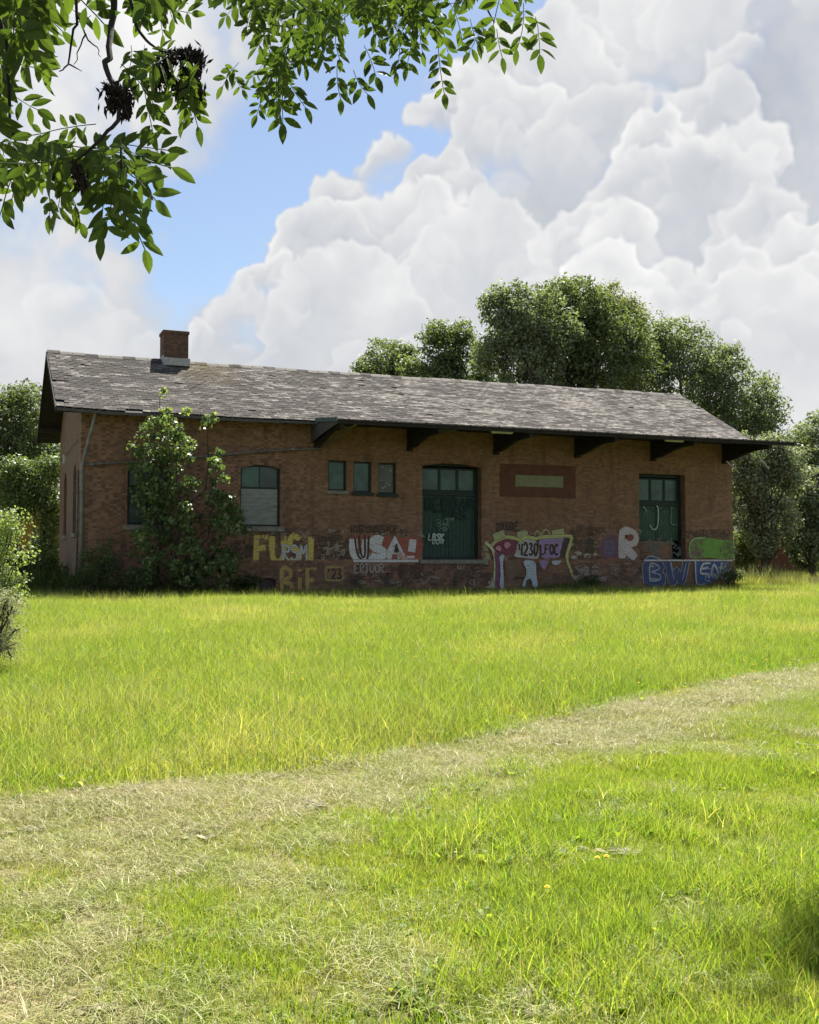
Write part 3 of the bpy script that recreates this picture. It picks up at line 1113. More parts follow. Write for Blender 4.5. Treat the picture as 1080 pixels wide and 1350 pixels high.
# brick arches over the openings: soldier course, each brick proud of the wall
for (x0, x1, z0, z1), rise in ((WIN_A, .12), (WIN_B, .12), (DOOR1, .12)):
    n = int((x1 - x0 + .2) / .075)
    m = MB()
    for k in range(n):
        t = (k + .5) / n
        xa = x0 - .10 + (x1 - x0 + .2) * t
        tt = 2 * (xa - (x0 + x1) / 2) / (x1 - x0)
        zb = z1 - rise * tt * tt + .012
        m.box(xa - .029, xa + .029, -.012, .02, zb, zb + .23)
    m.build('brick_arch', M_BRICK, shed)
for s in SMALL + [DOOR2]:
    m = MB()
    n = int((s[1] - s[0] + .1) / .075)
    for k in range(n):
        xa = s[0] - .05 + (s[1] - s[0] + .1) * (k + .5) / n
        m.box(xa - .029, xa + .029, -.010, .02, s[3] + .01, s[3] + .23)
    m.build('brick_lintel', M_BRICK, shed)


def frame_rect(m, x0, x1, z0, z1, w, y0, y1):
    m.box(x0, x0 + w, y0, y1, z0, z1)
    m.box(x1 - w, x1, y0, y1, z0, z1)
    m.box(x0 + w, x1 - w, y0, y1, z0, z0 + w)
    m.box(x0 + w, x1 - w, y0, y1, z1 - w, z1)


# tall windows with green panes over a board
for i, (x0, x1, z0, z1) in enumerate((WIN_A, WIN_B)):
    m = MB()
    frame_rect(m, x0 + .003, x1 - .003, z0 + .003, z1 + .02, .07, .13, .20)
    zm = z0 + (z1 - z0) * .63
    m.box(x0 + .073, x1 - .073, .135, .195, zm - .03, zm + .03)
    win = m.build('window', M_FRAME, shed)
    xm = x0 + (x1 - x0) * .5
    for a, b, mt in ((x0 + .075, xm - .02, M_GLASS), (xm + .02, x1 - .075, M_GLASS2)):
        MB().box(a, b, .155, .165, zm + .032, z1 - .05).build('pane', mt, win)
    MB().box(xm - .018, xm + .018, .15, .17, zm + .032, z1 - .05).build('glazing_bar', M_FRAME, win)
    if i == 1:
        zz = [z0 + .06, z0 + (zm - z0) * .52, zm - .035]
        for k in range(2):
            o = MB().box(x0 + .05, x1 - .07, .115 - .006 * k, .128, zz[k] + .004, zz[k + 1] - .004).build('board', M_PLY, win)
    else:
        for a, b in ((x0 + .075, xm - .02), (xm + .02, x1 - .075)):
            MB().box(a, b, .155, .165, z0 + .075, zm - .032).build('pane', M_GLASS2, win)
    MB().box(x0 - .12, x1 + .12, -.09, .128, z0 - .16, z0 - .002).build('window_sill', M_STONE, shed)

for i, (x0, x1, z0, z1) in enumerate(SMALL):
    m = MB()
    frame_rect(m, x0 + .003, x1 - .003, z0 + .003, z1 - .003, .055, .12, .18)
    win = m.build('window', M_FRAME, shed)
    MB().box(x0 + .06, x1 - .06, .145, .155, z0 + .06, z1 - .06).build('pane', (M_GLASS, M_GLASS, M_GLASS3)[i], win)
    MB().box(x0 - .06, x1 + .06, -.07, .118, z0 - .11, z0 - .002).build('window_sill', (M_STONE, M_FRAME, M_FRAME)[i], shed)
    if i == 2:
        rr = random.Random(4)
        for k in range(9):
            a, b = rr.uniform(x0 + .1, x1 - .12), rr.uniform(z0 + .1, z1 - .1)
            MB().box(a, a + .035, .138, .1445, b, b + .03).build('broken_glass_chip', M_WHITE, win)


def door(x0, x1, z0, z1, mat, dy, kind):
    m = MB()
    frame_rect(m, x0 + .003, x1 - .003, z0 + .003, z1 - .003 if kind == 2 else z1 + .03, .10, dy, dy + .12)
    zt = z0 + (z1 - z0) * (.655 if kind == 2 else .69)
    m.box(x0 + .103, x1 - .103, dy - .03, dy + .12, zt - .07, zt + .07)
    d = m.build('door', M_FRAME, shed)
    top = z1 - .20
    w = (x1 - x0 - .20) / 3
    for k in range(3):
        a, b = x0 + .10 + k * w + .045, x0 + .10 + (k + 1) * w - .045
        MB().box(a, b, dy + .05, dy + .06, zt + .13, top).build('pane', M_GLASS, d)
        mm = MB()
        frame_rect(mm, a - .045, b + .045, zt + .075, top + .05, .045, dy + .02, dy + .08)
        mm.build('pane_frame', M_FRAME, d)
    n = 14
    bw = (x1 - x0 - .206) / n
    zb = z0 + (.72 if kind == 2 else .01)
    rr = random.Random(kind)
    for k in range(n):
        a = x0 + .103 + k * bw
        off = rr.uniform(-.004, .004)
        MB().box(a + .004, a + bw - .004, dy + .045 + off, dy + .075 + off, zb, zt - .073).build('plank', mat, d)
    xm = (x0 + x1) / 2
    r = MB()
    for a, b in ((x0 + .12, xm - .02), (xm + .02, x1 - .12)):
        if kind == 2:
            # panels with arched heads
            for z in (zb + .02, zb + .42):
                r.box(a, b, dy + .025, dy + .0405, z, z + .06)
            for xx in (a, b - .06):
                r.box(xx, xx + .06, dy + .0225, dy + .0405, zb + .02, zt - .09)
            pts = []
            for q in range(9):
                t = q / 8
                pts.append((a + .08 + (b - a - .16) * t, dy + .035, zt - .34 + .20 * math.sin(math.pi * t)))
            r.tube(pts, .022, 5)
        else:
            frame_rect(r, a, b, zb + .02, zt - .09, .07, dy + .022, dy + .0405)
            r.box(a + .071, b - .071, dy + .024, dy + .0405, zb + .85, zb + .92)
            r.box(a + .071, b - .071, dy + .024, dy + .0405, zb + .30, zb + .37)
    r.build('door_rail', mat, d)
    MB().box(xm - .018, xm + .018, dy + .012, dy + .0405, zb + .01, zt - .075).build('cover_strip', M_FRAME, d)
    if kind == 2:
        br = MB()
        br.box(x0 + .104, x1 - .45, dy - .06, dy + .04, z0 + .02, z0 + .70)
        br.build('brick_infill', paint_mat((.12, .105, .09), .6), shed)
    return d, zt, zb


door1 = door(*DOOR1, M_GREEN, .30, 1)
door2 = door(*DOOR2, M_GREEN2, .30, 2)
MB().box(DOOR1[0] - .14, DOOR1[1] + .14, -.10, .29, 1.101, 1.118).build('door_sill', M_STONE, shed)
MB().box(DOOR1[0] - .14, DOOR1[1] + .14, -.12, -.048, .98, 1.10).build('door_sill', M_STONE, shed)
MB().box(DOOR2[0] - .04, DOOR2[1] + .04, -.06, .29, 1.101, 1.118).build('door_sill', M_STONE, shed)
# back planes so that nothing shows through the openings
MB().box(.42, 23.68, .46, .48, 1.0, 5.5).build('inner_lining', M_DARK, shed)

# painted panel with the old name board
px0, pz1 = on_wall(659, 611)
px1, pz0 = on_wall(759, 657)
MB().box(px0, px1, -.014, .02, pz0, pz1).build('sign_panel', M_PANEL, shed)
sx0, sz1 = on_wall(679, 626)
sx1, sz0 = on_wall(742, 643)
sg = MB().box(sx0, sx1, -.035, -.0145, sz0, sz1).build('name_board', M_SIGN, shed)
MB().box(sx0 + .12, sx0 + .15, -.040, -.0355, sz0 + .04, sz1 - .04).build('batten', M_SIGN, sg)

# roof body
th = .07
slope = (RIDGE[1] - EAVE[1]) / (RIDGE[0] - EAVE[0])


def sag(x):
    t = (x - XL) / (XR - XL)
    return -.055 * math.sin(math.pi * min(1, max(0, t)) ** .7) - .012 * math.sin(x * 1.7)


def roof_sheet(y0, z0, y1, z1, name, mat, n=28):
    v, f = [], []
    for k in range(n + 1):
        x = XL + (XR - XL) * k / n
        s = sag(x)
        v += [(x, y0, z0 + s), (x, y1, z1 + s), (x, y0, z0 + s - th), (x, y1, z1 + s - th)]
    for k in range(n):
        a, b = 4 * k, 4 * k + 4
        f += [(a, b, b + 1, a + 1), (a + 2, a + 3, b + 3, b + 2), (a, a + 2, b + 2, b), (a + 1, b + 1, b + 3, a + 3)]
    f += [(0, 1, 3, 2), (4 * n, 4 * n + 2, 4 * n + 3, 4 * n + 1)]
    return mesh_obj(name, v, f, mat, shed)


dz = .02
roof = roof_sheet(EAVE[0], EAVE[1] - dz, RIDGE[0] - .001, RIDGE[1] - dz, 'roof', M_DARKWOOD)
roof_sheet(RIDGE[0] + .001, RIDGE[1] - dz, 8.62, EAVE[1] - dz, 'back_roof', M_SLATE)
ang = math.atan(slope)
ca, sa = math.cos(ang), math.sin(ang)


def slates():
    rng = random.Random(5)
    nrow = int(SLEN / ROW) + 1
    Ls = ROW + .10
    me = bpy.data.meshes.new('slate')
    w = SW - .010
    tk = .017
    prof = [(0, 0, .012), (w, 0, .012), (w, Ls, 0), (0, Ls, 0)]
    vs = [(x, y * ca, z + y * sa) for x, y, z in prof] + [(x, y * ca, z + tk + y * sa) for x, y, z in prof]
    me.from_pydata(vs, [], [(3, 2, 1, 0), (4, 5, 6, 7), (0, 1, 5, 4), (1, 2, 6, 5), (2, 3, 7, 6), (3, 0, 4, 7)])
    me.materials.append(M_SLATE)
    L = []
    for r in range(nrow):
        s0 = r * ROW
        if s0 + Ls > SLEN + .03:
            s0 = SLEN - Ls + .03
        off = (r % 2) * .5
        k = 0
        while True:
            x = XL + (k - off) * SW
            k += 1
            if x > XR - .02:
                break
            if x < XL - .01:
                x0, sc = XL, .5
            elif x + SW > XR:
                x0, sc = x, (XR - x) / SW
            else:
                x0, sc = x, 1.0
            # slipped and missing slates at the left verge and along the eave
            miss = (x0 < XL + .35 and r in (1, 2, 11, 12) and rng.random() < .8) or rng.random() < .006 or (r == 0 and x0 < 7 and rng.random() < .12)
            if miss:
                continue
            y = EAVE[0] + s0 * ca
            z = EAVE[1] + s0 * sa + sag(x0) + rng.uniform(0, .006)
            rot = rng.gauss(0, .008) + (rng.uniform(-.08, .08) if rng.random() < .02 else 0)
            L.append((x0, y - rng.uniform(0, .012), z, sc, rot, rng.uniform(-.006, .010)))
    L.sort(key=lambda a: (a[0] + 3.09) ** 2 + (a[1] + 33.7) ** 2)
    for (x, y, z, sc, rot, tip) in L[:300]:
        o = bpy.data.objects.new('slate', me)
        o.location = (x, y, z)
        o.rotation_euler = (tip, 0, rot)
        o.scale = (sc, 1, 1)
        link(o, roof)
    m = MB()
    for (x, y, z, sc, rot, tip) in L[300:]:
        c, s = math.cos(rot), math.sin(rot)
        m.add([(x + (a * sc) * c - b * s, y + (a * sc) * s + b * c, z + d + tip * b) for a, b, d in vs],
              [(3, 2, 1, 0), (4, 5, 6, 7), (0, 1, 5, 4), (1, 2, 6, 5), (2, 3, 7, 6), (3, 0, 4, 7)])
    tag(m.build('slates', M_SLATE, roof), kind='stuff')


slates()
# ridge tiles
n = 62
for k in range(n):
    x0 = XL + (XR - XL) * k / n
    x1 = XL + (XR - XL) * (k + 1) / n - .012
    s = sag(x0)
    z = RIDGE[1] + s + .05 + random.Random(k).uniform(-.006, .008)
    poly = [(3.80, z - .115), (3.93, z - .02), (4.0, z + .012), (4.07, z - .02), (4.20, z - .115), (4.18, z - .13), (4.0, z - .03), (3.82, z - .13)]
    MB().prism(poly, mapy, x0, x1).build('ridge_tile', M_GREYWOOD if k % 3 else M_SLATE, roof)

# verge boards and soffit planks at both ends
for x0 in (XL - .035, XR + .002):
    for (ya, za, yb, zb) in ((EAVE[0], EAVE[1], 4.0, RIDGE[1]), (8.62, EAVE[1], 4.0, RIDGE[1])):
        MB().prism([(ya, za - .16), (yb, zb - .16), (yb, zb + .015), (ya, za + .015)], mapy, x0, x0 + .033).build('verge_board', M_DARKWOOD, shed)
for sgn, ye in ((1, EAVE[0]), (-1, 8.62)):
    npl = 24
    for k in range(npl):
        t0, t1 = k / npl, (k + .93) / npl
        ya, yb = ye + (4.0 - ye) * t0, ye + (4.0 - ye) * t1
        za, zb = EAVE[1] + (RIDGE[1] - EAVE[1]) * t0 - .12, EAVE[1] + (RIDGE[1] - EAVE[1]) * t1 - .12
        MB().prism([(ya, za - .02), (yb, zb - .02), (yb, zb), (ya, za)], mapy, XL + .003, -.003).build('soffit_board', M_DARKWOOD, shed)
for y, z in ((.35, 5.98), (4.0, 7.75), (7.65, 5.98)):
    MB().box(XL + .02, -.003, y - .08, y + .08, z - .22, z - .08).build('purlin_end', M_DARKWOOD, shed)
# eave of the left part: fascia, drooping felt edge
m = MB()
pp = [(XL + (CX0 - XL) * k / 30) for k in range(31)]
rr = random.Random(3)
v, f = [], []
for x in pp:
    d = rr.uniform(-.012, .012)
    zt = EAVE[1] + sag(x) - .02
    v += [(x, EAVE[0] - .005, zt), (x, EAVE[0] - .02, zt - .085 + d), (x, EAVE[0] + .02, zt - .085 + d), (x, EAVE[0] + .02, zt)]
for k in range(30):
    a = 4 * k
    for q in range(4):
        q2 = (q + 1) % 4
        f.append((a + q, a + q2, a + 4 + q2, a + 4 + q))
mesh_obj('eave_board', v, f, M_GREYWOOD, shed)
for k in range(9):
    x = .4 + k * .82
    MB().prism([(EAVE[0] + .03, EAVE[1] - .20), (-.002, EAVE[1] + .12), (-.002, EAVE[1] + .24), (EAVE[0] + .03, EAVE[1] - .10)], mapy, x, x + .09).build('rafter_end', M_DARKWOOD, shed)

# chimney
cxa = on_wall(216, 455, 3.6)[0]
cxb = on_wall(248.5, 455, 3.6)[0]
zc = on_wall(232, 436, 3.6)[1]
chim = MB().box(cxa, cxb, 3.6, 4.4, 7.6, zc - .10).build('chimney', M_CHIM, shed)
MB().box(cxa - .03, cxb + .03, 3.57, 4.43, zc - .099, zc).build('chimney_cap', M_CHIM, chim)
MB().box(cxa + .08, cxb - .08, 3.7, 4.3, zc + .002, zc + .02).build('flue', M_DARK, chim)
fz = 7.98
MB().box(cxa - .03, cxb + .03, 3.40, 3.597, 7.78, fz + .06).build('flashing', M_LEAD, chim)
MB().box(cxa - .035, cxa - .003, 3.5, 4.4, 7.80, fz + .16).build('flashing', M_LEAD, chim)

# loading canopy on timber brackets
cz0, cz1, cy1 = 5.60, 5.375, -2.68
canopy = MB().prism([(-.003, cz0 - .05), (cy1, cz1 - .05), (cy1, cz1), (-.003, cz0)], mapy, CX0, XR + .05).build('canopy', M_DARKWOOD, shed)
MB().box(CX0 - .02, XR + .08, cy1 - .035, cy1 - .003, cz1 - .12, cz1 + .012).build('fascia_board', M_DARKWOOD, canopy)
MB().box(CX0 - .02, XR + .10, cy1 - .09, cy1 - .0365, cz1 - .02, cz1 + .02).build('drip_edge', M_GREYWOOD, canopy)
npl = 16
for k in range(npl):
    ya = -.01 + cy1 * k / npl
    yb = -.01 + cy1 * (k + .94) / npl
    za = cz0 - .052 - (cz0 - cz1) * k / npl
    MB().prism([(ya, za), (yb, za - (cz0 - cz1) * .94 / npl), (yb, za - .02 - (cz0 - cz1) * .94 / npl), (ya, za - .02)], mapy, CX0 + .03, XR).build('soffit_board', M_DARKWOOD, canopy)
# gutter clips seen as a dotted line on the edge
m = MB()
for k in range(34):
    x = CX0 + .3 + k * .51
    m.box(x, x + .03, cy1 - .115, cy1 - .092, cz1 - .05, cz1 + .035)
tag(m.build('gutter_clips', M_DARKWOOD, canopy), kind='stuff')
for k in range(6):
    x = 7.40 + 3.26 * k
    b = MB()
    b.prism([(-.16, 5.50), (-.16, 5.32), (cy1 + .05, 5.13), (cy1 + .05, cz1 - .075), (-.16, cz0 - .09)], mapy, x - .07, x + .07)
    br = b.build('bracket', M_DARKWOOD, shed)
    MB().box(x - .08, x + .08, -.155, -.003, 4.84, 5.52).build('post', M_DARKWOOD, br)
    MB().prism([(-.157, 4.86), (-.157, 4.98), (-.60, 5.0), (-1.15, 5.11), (-1.55, 5.17), (-1.72, 5.12), (-1.2, 5.03), (-.6, 4.89)], mapy, x - .068, x + .068).build('brace', M_DARKWOOD, br)
    MB().prism([(-.157, 4.92), (-.157, 5.315), (cy1 + .08, 5.128), (-1.7, 5.12), (-1.15, 5.06), (-.55, 4.95)], mapy, x - .05, x + .05).build('web_board', M_DARKWOOD, br)
    MB().box(x - .09, x + .09, -.17, -.003, 4.78, 4.838).build('corbel', M_DARKWOOD, br)
# boarded cheek and pale board at the left end of the canopy
MB().prism([(-.003, 4.92), (-.003, cz0 - .06), (cy1, cz1 - .06), (cy1, cz1 - .13), (-1.4, 5.12)], mapy, CX0 - .055, CX0 - .02).build('cheek_board', M_GREYWOOD, canopy)
MB().prism([(-.62, cz0 - .06), (cy1 - .1, cz1 - .07), (cy1 - .1, cz1 + .06), (-.62, cz0 + .07)], mapy, CX0 - .10, CX0 - .058).build('barge_board', M_TEAL, canopy)

# strip lights below the canopy edge
for (px_, py_, w, yy) in ((592, 567, .55, -2.2), (662, 569.5, .80, -2.45), (765, 573, .3, -2.45), (889, 580.5, .80, -2.45)):
    X, Z = on_wall(px_, py_, yy)
    if w < .5:
        continue
    mt = M_GREYWOOD if w < .6 else M_WHITE
    l = MB()
    l.tube([(X - w / 2, yy, Z), (X - w / 2 + .05, yy, Z), (X + w / 2 - .05, yy, Z), (X + w / 2, yy, Z)], [.03, .06, .06, .03], 8)
    lf = l.build('strip_light', mt, canopy, True)
    MB().box(X - w / 2 + .1, X + w / 2 - .1, yy - .05, yy + .05, Z + .045, cz1 + .02).build('housing', M_GREYWOOD, lf)

# pipes
pA = on_wall(470, 559, -2.45)
p = [(pA[0], -2.45, pA[1])]
q = on_wall(424, 591, -.12)
p += [(pA[0] - .15, -2.2, pA[1] - .10), (q[0] + .15, -.30, q[1] + .12), (q[0], -.11, q[1])]
for a, b in ((360, 594), (300, 599), (200, 607.5), (140, 611), (112, 613)):
    X, Z = on_wall(a, b, -.10)
    p.append((X, -.10, Z))
MB().tube(p, .036, 8).build('drain_pipe', M_DPIPE, shed, True)
for a, b in ((386, 592), (122, 612.4), (250, 603.2)):
    X, Z = on_wall(a, b, -.10)
    MB().tube([(X - .05, -.10, Z), (X + .05, -.10, Z)], .05, 8).build('pipe_joint', M_PIPE, shed, True)
a1 = on_wall(127, 541, -.5)
a2 = on_wall(108, 612, -.10)
MB().tube([(a1[0], -.5, a1[1]), (a1[0] - .02, -.46, a1[1] - .12), (a2[0] + .03, -.12, a2[1] + .12), (a2[0], -.09, a2[1] - .1), (.04, -.09, 3.0), (.03, -.09, 0.05)], .045, 10).build('downpipe', M_PIPE, shed, True)
MB().tube([(-.06, .22, 3.85), (-.06, .20, 2.5), (-.06, .20, .05)], .035, 8).build('downpipe', M_DPIPE, shed, True)
MB().tube([(-.05, .3, 4.78), (-.05, 4, 4.72), (-.05, 7.6, 4.75)], .008, 5).build('cable', M_DARK, shed)
MB().box(-.09, -.003, 5.35, 5.6, 4.45, 4.75).build('insulator_box', M_WHITE, shed)
for (a, b, c, d, y) in ((958, 608, 975, 624, -1.2), (999, 600, 1014, 618, -2.5)):
    A, B = on_wall(a, b, y), on_wall(c, d, y)
    MB().tube([(A[0], y, A[1]), (B[0], y, B[1])], .022, 6).build('loose_conduit', M_WHITE, canopy)


# ---------------------------------------------------------------- spray paint
GLY = {
    'A': [[(0, 0), (.5, 1), (1, 0)], [(.22, .42), (.8, .42)]], 'B': [[(0, 0), (0, 1), (.7, .95), (.8, .72), (.1, .53), (.85, .38), (.9, .12), (.6, 0), (0, 0)]],
    'C': [[(.9, .85), (.5, 1), (.1, .7), (.05, .3), (.4, 0), (.9, .12)]], 'D': [[(0, 0), (0, 1), (.6, .9), (.9, .5), (.6, .1), (0, 0)]],
    'E': [[(.85, 1), (0, 1), (0, 0), (.9, 0)], [(0, .5), (.7, .52)]], 'F': [[(0, 0), (.03, 1), (.95, .97)], [(0, .52), (.7, .55)]],
    'H': [[(0, 0), (0, 1)], [(.9, 0), (.9, 1)], [(0, .5), (.9, .5)]], 'I': [[(.5, 0), (.5, 1)]], 'i': [[(.5, 0), (.5, .68)], [(.5, .88), (.5, .98)]],
    'K': [[(0, 0), (0, 1)], [(.9, 1), (.05, .45), (.9, 0)]], 'L': [[(.05, 1), (0, 0), (.85, .02)]], 'M': [[(0, 0), (.1, 1), (.5, .4), (.9, 1), (1, 0)]],
    'N': [[(0, 0), (.02, 1), (.9, 0), (.95, 1)]], 'O': [[(.5, 1), (.08, .75), (.05, .3), (.45, 0), (.9, .28), (.92, .75), (.5, 1)]],
    'R': [[(0, 0), (0, 1), (.8, .9), (.8, .6), (.05, .5), (.9, 0)]], 'S': [[(.9, .9), (.45, 1), (.08, .78), (.35, .55), (.85, .38), (.75, .06), (.3, 0), (0, .14)]],
    'T': [[(0, 1), (1, 1)], [(.5, 1), (.5, 0)]], 'U': [[(0, 1), (.05, .25), (.45, 0), (.85, .25), (.9, 1)]], 'V': [[(0, 1), (.45, 0), (.95, 1)]],
    'W': [[(0, 1), (.22, 0), (.5, .6), (.75, 0), (1, 1)]], 'Z': [[(0, 1), (.9, 1), (0, 0), (.95, 0)]], '!': [[(.6, 1), (.45, .32)], [(.4, .12), (.4, 0)]],
    '2': [[(.05, .8), (.4, 1), (.85, .8), (.7, .45), (0, 0), (.95, .02)]], '3': [[(.05, .9), (.5, 1), (.85, .78), (.4, .54), (.9, .3), (.5, 0), (0, .12)]],
    '4': [[(.1, 1), (0, .45), (.9, .5)], [(.75, .95), (.7, 0)]], '0': [[(.5, 1), (.1, .7), (.12, .2), (.5, 0), (.88, .3), (.85, .8), (.5, 1)]],
    "'": [[(.6, 1), (.5, .75)]], '.': [[(.4, .05), (.5, 0)]], 'a': [[(.8, .6), (.3, .65), (.05, .3), (.35, 0), (.8, .25), (.8, .6), (.9, 0)]], ' ': []}
LAYER = [0]


def surf(px_, py_, y):
    X, Z = on_wall(px_, py_, y)
    return X, Z


STROKE = [0]


def ribbon(m, pts, w, y, rng, sm=True):
    STROKE[0] += 1
    y -= (STROKE[0] % 23) * .00013
    P = [Vector((a, 0, b)) for a, b in pts]
    if sm and len(P) > 2:
        Q = []
        for i in range(len(P) - 1):
            p0, p1, p2, p3 = P[max(i - 1, 0)], P[i], P[i + 1], P[min(i + 2, len(P) - 1)]
            for t in (0, .25, .5, .75):
                Q.append(.5 * ((2 * p1) + (p2 - p0) * t + (2 * p0 - 5 * p1 + 4 * p2 - p3) * t * t + (3 * p1 - p0 - 3 * p2 + p3) * t ** 3))
        Q.append(P[-1])
        P = Q
    vs = []
    for i, p_ in enumerate(P):
        d = (P[min(i + 1, len(P) - 1)] - P[max(i - 1, 0)])
        d = d.normalized() if d.length > 1e-6 else Vector((1, 0, 0))
        nn = Vector((-d.z, 0, d.x))
        ww = w * .5 * rng.uniform(.82, 1.15)
        so = ww + min(.018, w * .22)
        si = max(ww - .012, ww * .45)
        y -= .000017
        for o_ in (-so, -si, si, so):
            vs.append((p_.x + nn.x * o_, y, p_.z + nn.z * o_))
    fs = []
    for i in range(len(P) - 1):
        for q_ in range(3):
            fs.append((4 * i + q_, 4 * i + q_ + 1, 4 * i + q_ + 5, 4 * i + q_ + 4))
    m.add(vs, fs)
    m.cover = getattr(m, 'cover', []) + [0, 1, 1, 0] * len(P)


def set_cover(o, cov):
    at = o.data.attributes.new('cover', 'FLOAT', 'POINT')
    at.data.foreach_set('value', np.asarray(cov, np.float32))
    return o


def wall_y(py_):
    return -.045 if py_ > 738.5 else 0.0


def lift():
    LAYER[0] += 1
    return .003 + (LAYER[0] % 40) * .0009


def write(text, x0, y0, x1, y1, w, col, wear=.35, slant=0.0, jit=.05, base=None, seed=0):
    """text painted in the box x0..x1, y0 (top)..y1 (bottom)"""
    rng = random.Random(seed + hash_(text))
    yb = (wall_y((y0 + y1) / 2) if base is None else base) - lift()
    n = len(text)
    cw = (x1 - x0) / n
    m = MB()
    for i, ch in enumerate(text):
        for st in GLY.get(ch, []):
            pts = []
            for a, b in st:
                xx = x0 + cw * (i + .08 + .80 * a) + slant * (b - .5) * cw + rng.uniform(-1, 1) * jit * cw
                yy = y1 + (y0 - y1) * b + rng.uniform(-1, 1) * jit * (y1 - y0)
                pts.append(surf(xx, yy, yb))
            ribbon(m, pts, w, yb, rng, sm=len(pts) > 3)
    return tag(set_cover(m.build('graffiti', paint_mat(col, wear, (.026, .064, .048) if yb > .2 else None), shed), m.cover), label='"%s" in spray paint' % text.strip())


def hash_(s):
    return sum((i + 1) * ord(c) for i, c in enumerate(s))


def blob(pts, col, wear=.3, base=None, name='painted_patch', wob=.6, seed=1):
    rng = random.Random(seed + int(pts[0][0]))
    cy = sum(p_[1] for p_ in pts) / len(pts)
    yb = (wall_y(cy) if base is None else base) - lift()
    P = []
    n = len(pts)
    for i in range(n):
        p0, p1, p2, p3 = (Vector(pts[(i + k) % n]) for k in (-1, 0, 1, 2))
        for t in (0, .33, .66):
            q_ = .5 * ((2 * p1) + (p2 - p0) * t + (2 * p0 - 5 * p1 + 4 * p2 - p3) * t * t + (3 * p1 - p0 - 3 * p2 + p3) * t ** 3)
            P.append(surf(q_.x + rng.uniform(-wob, wob), q_.y + rng.uniform(-wob, wob) * .6, yb))
    cx_ = sum(a for a, b in P) / len(P)
    cz_ = sum(b for a, b in P) / len(P)
    R_ = sum(math.hypot(a - cx_, b - cz_) for a, b in P) / len(P)
    k_ = max(.4, 1 - .045 / R_)
    Q = [(cx_ + (a - cx_) * k_, cz_ + (b - cz_) * k_) for a, b in P]
    n_ = len(P)
    tri = [tuple(i + n_ for i in t) for t in tessellate_polygon([[Vector((a, b, 0)) for a, b in Q]])]
    tri += [(i, (i + 1) % n_, n_ + (i + 1) % n_, n_ + i) for i in range(n_)]
    o = mesh_obj(name, [(a, yb, b) for a, b in P + Q], tri, paint_mat(col, wear), shed)
    return set_cover(o, [0] * n_ + [1] * n_)


def line(pts, w, col, wear=.3, base=None, name='painted_outline', seed=0, sm=True):
    rng = random.Random(seed)
    cy = sum(p_[1] for p_ in pts) / len(pts)
    yb = (wall_y(cy) if base is None else base) - lift()
    m = MB()
    ribbon(m, [surf(a, b, yb) for a, b in pts], w, yb, rng, sm)
    return set_cover(m.build(name, paint_mat(col, wear, (.045, .09, .06) if yb > .2 else None), shed), m.cover)


def scribble(x0, y0, x1, y1, n, w, col, wear=.5, seed=0, base=None):
    """a nervous handwriting of loops running along the box in rows"""
    rng = random.Random(seed)
    yb = (wall_y((y0 + y1) / 2) if base is None else base) - lift()
    m = MB()
    for k in range(n):
        cx, cy = rng.uniform(x0, x1), rng.uniform(y0, y1)
        pts = []
        ph = rng.uniform(0, 6)
        rx, ry = rng.uniform(1.2, 4.5), rng.uniform(1.5, 5.0)
        adv = rng.uniform(-.8, 1.6)
        for q_ in range(rng.randint(5, 11)):
            a_ = ph + q_ * rng.uniform(1.0, 1.7)
            pts.append(surf(cx + q_ * adv + rx * math.cos(a_), min(max(cy + ry * math.sin(a_), y0 - 1.5), y1 + (0 if yb > -.03 else 1.5)), yb))
        ribbon(m, pts, min(w, .026) * rng.uniform(.6, 1.2), yb, rng)
    return tag(set_cover(m.build('scribble', paint_mat(col, wear, (.026, .064, .048) if yb > .2 else None), shed), m.cover), kind='stuff')


BLK = (.012, .012, .014)
YEL = (.52, .42, .10)
WHT = (.62, .64, .64)
# grimy ground of old tags
scribble(335, 702, 462, 737, 34, .035, (.05, .04, .04), .8, 1)
scribble(300, 715, 332, 736, 22, .05, BLK, .6, 2)
scribble(462, 746, 640, 770, 40, .03, (.05, .035, .035), .8, 3, base=-.045)
scribble(340, 742, 462, 772, 26, .03, (.06, .05, .045), .9, 4, base=-.045)
scribble(690, 745, 845, 770, 30, .03, (.07, .055, .055), .8, 5, base=-.045)
# yellow letters
write('FUSI', 336, 707, 421, 741, .17, YEL, .3, 0, .03)
write('RSM', 372, 719, 406, 738, .055, (.45, .50, .52), .2)
write('BiF', 371, 750, 420, 783, .12, (.38, .27, .08), .4, 0, .03)
blob([(429, 746.5), (453, 747), (453, 766), (429, 765.5)], (.22, .15, .065), .4, -.045)
write("'23", 430, 750, 451, 763, .05, BLK, .2, base=-.055)
line([(430, 748), (452, 748), (452, 765), (430, 765), (430, 748)], .05, (.35, .27, .10), .4, -.056, sm=False)
scribble(421, 709, 460, 737, 60, .05, BLK, .3, 6)
scribble(424, 715, 458, 739, 16, .05, (.30, .30, .22), .4, 7)
write('HIRDONORSVCR..', 463, 693, 534, 702, .045, BLK, .2, .15, .08)
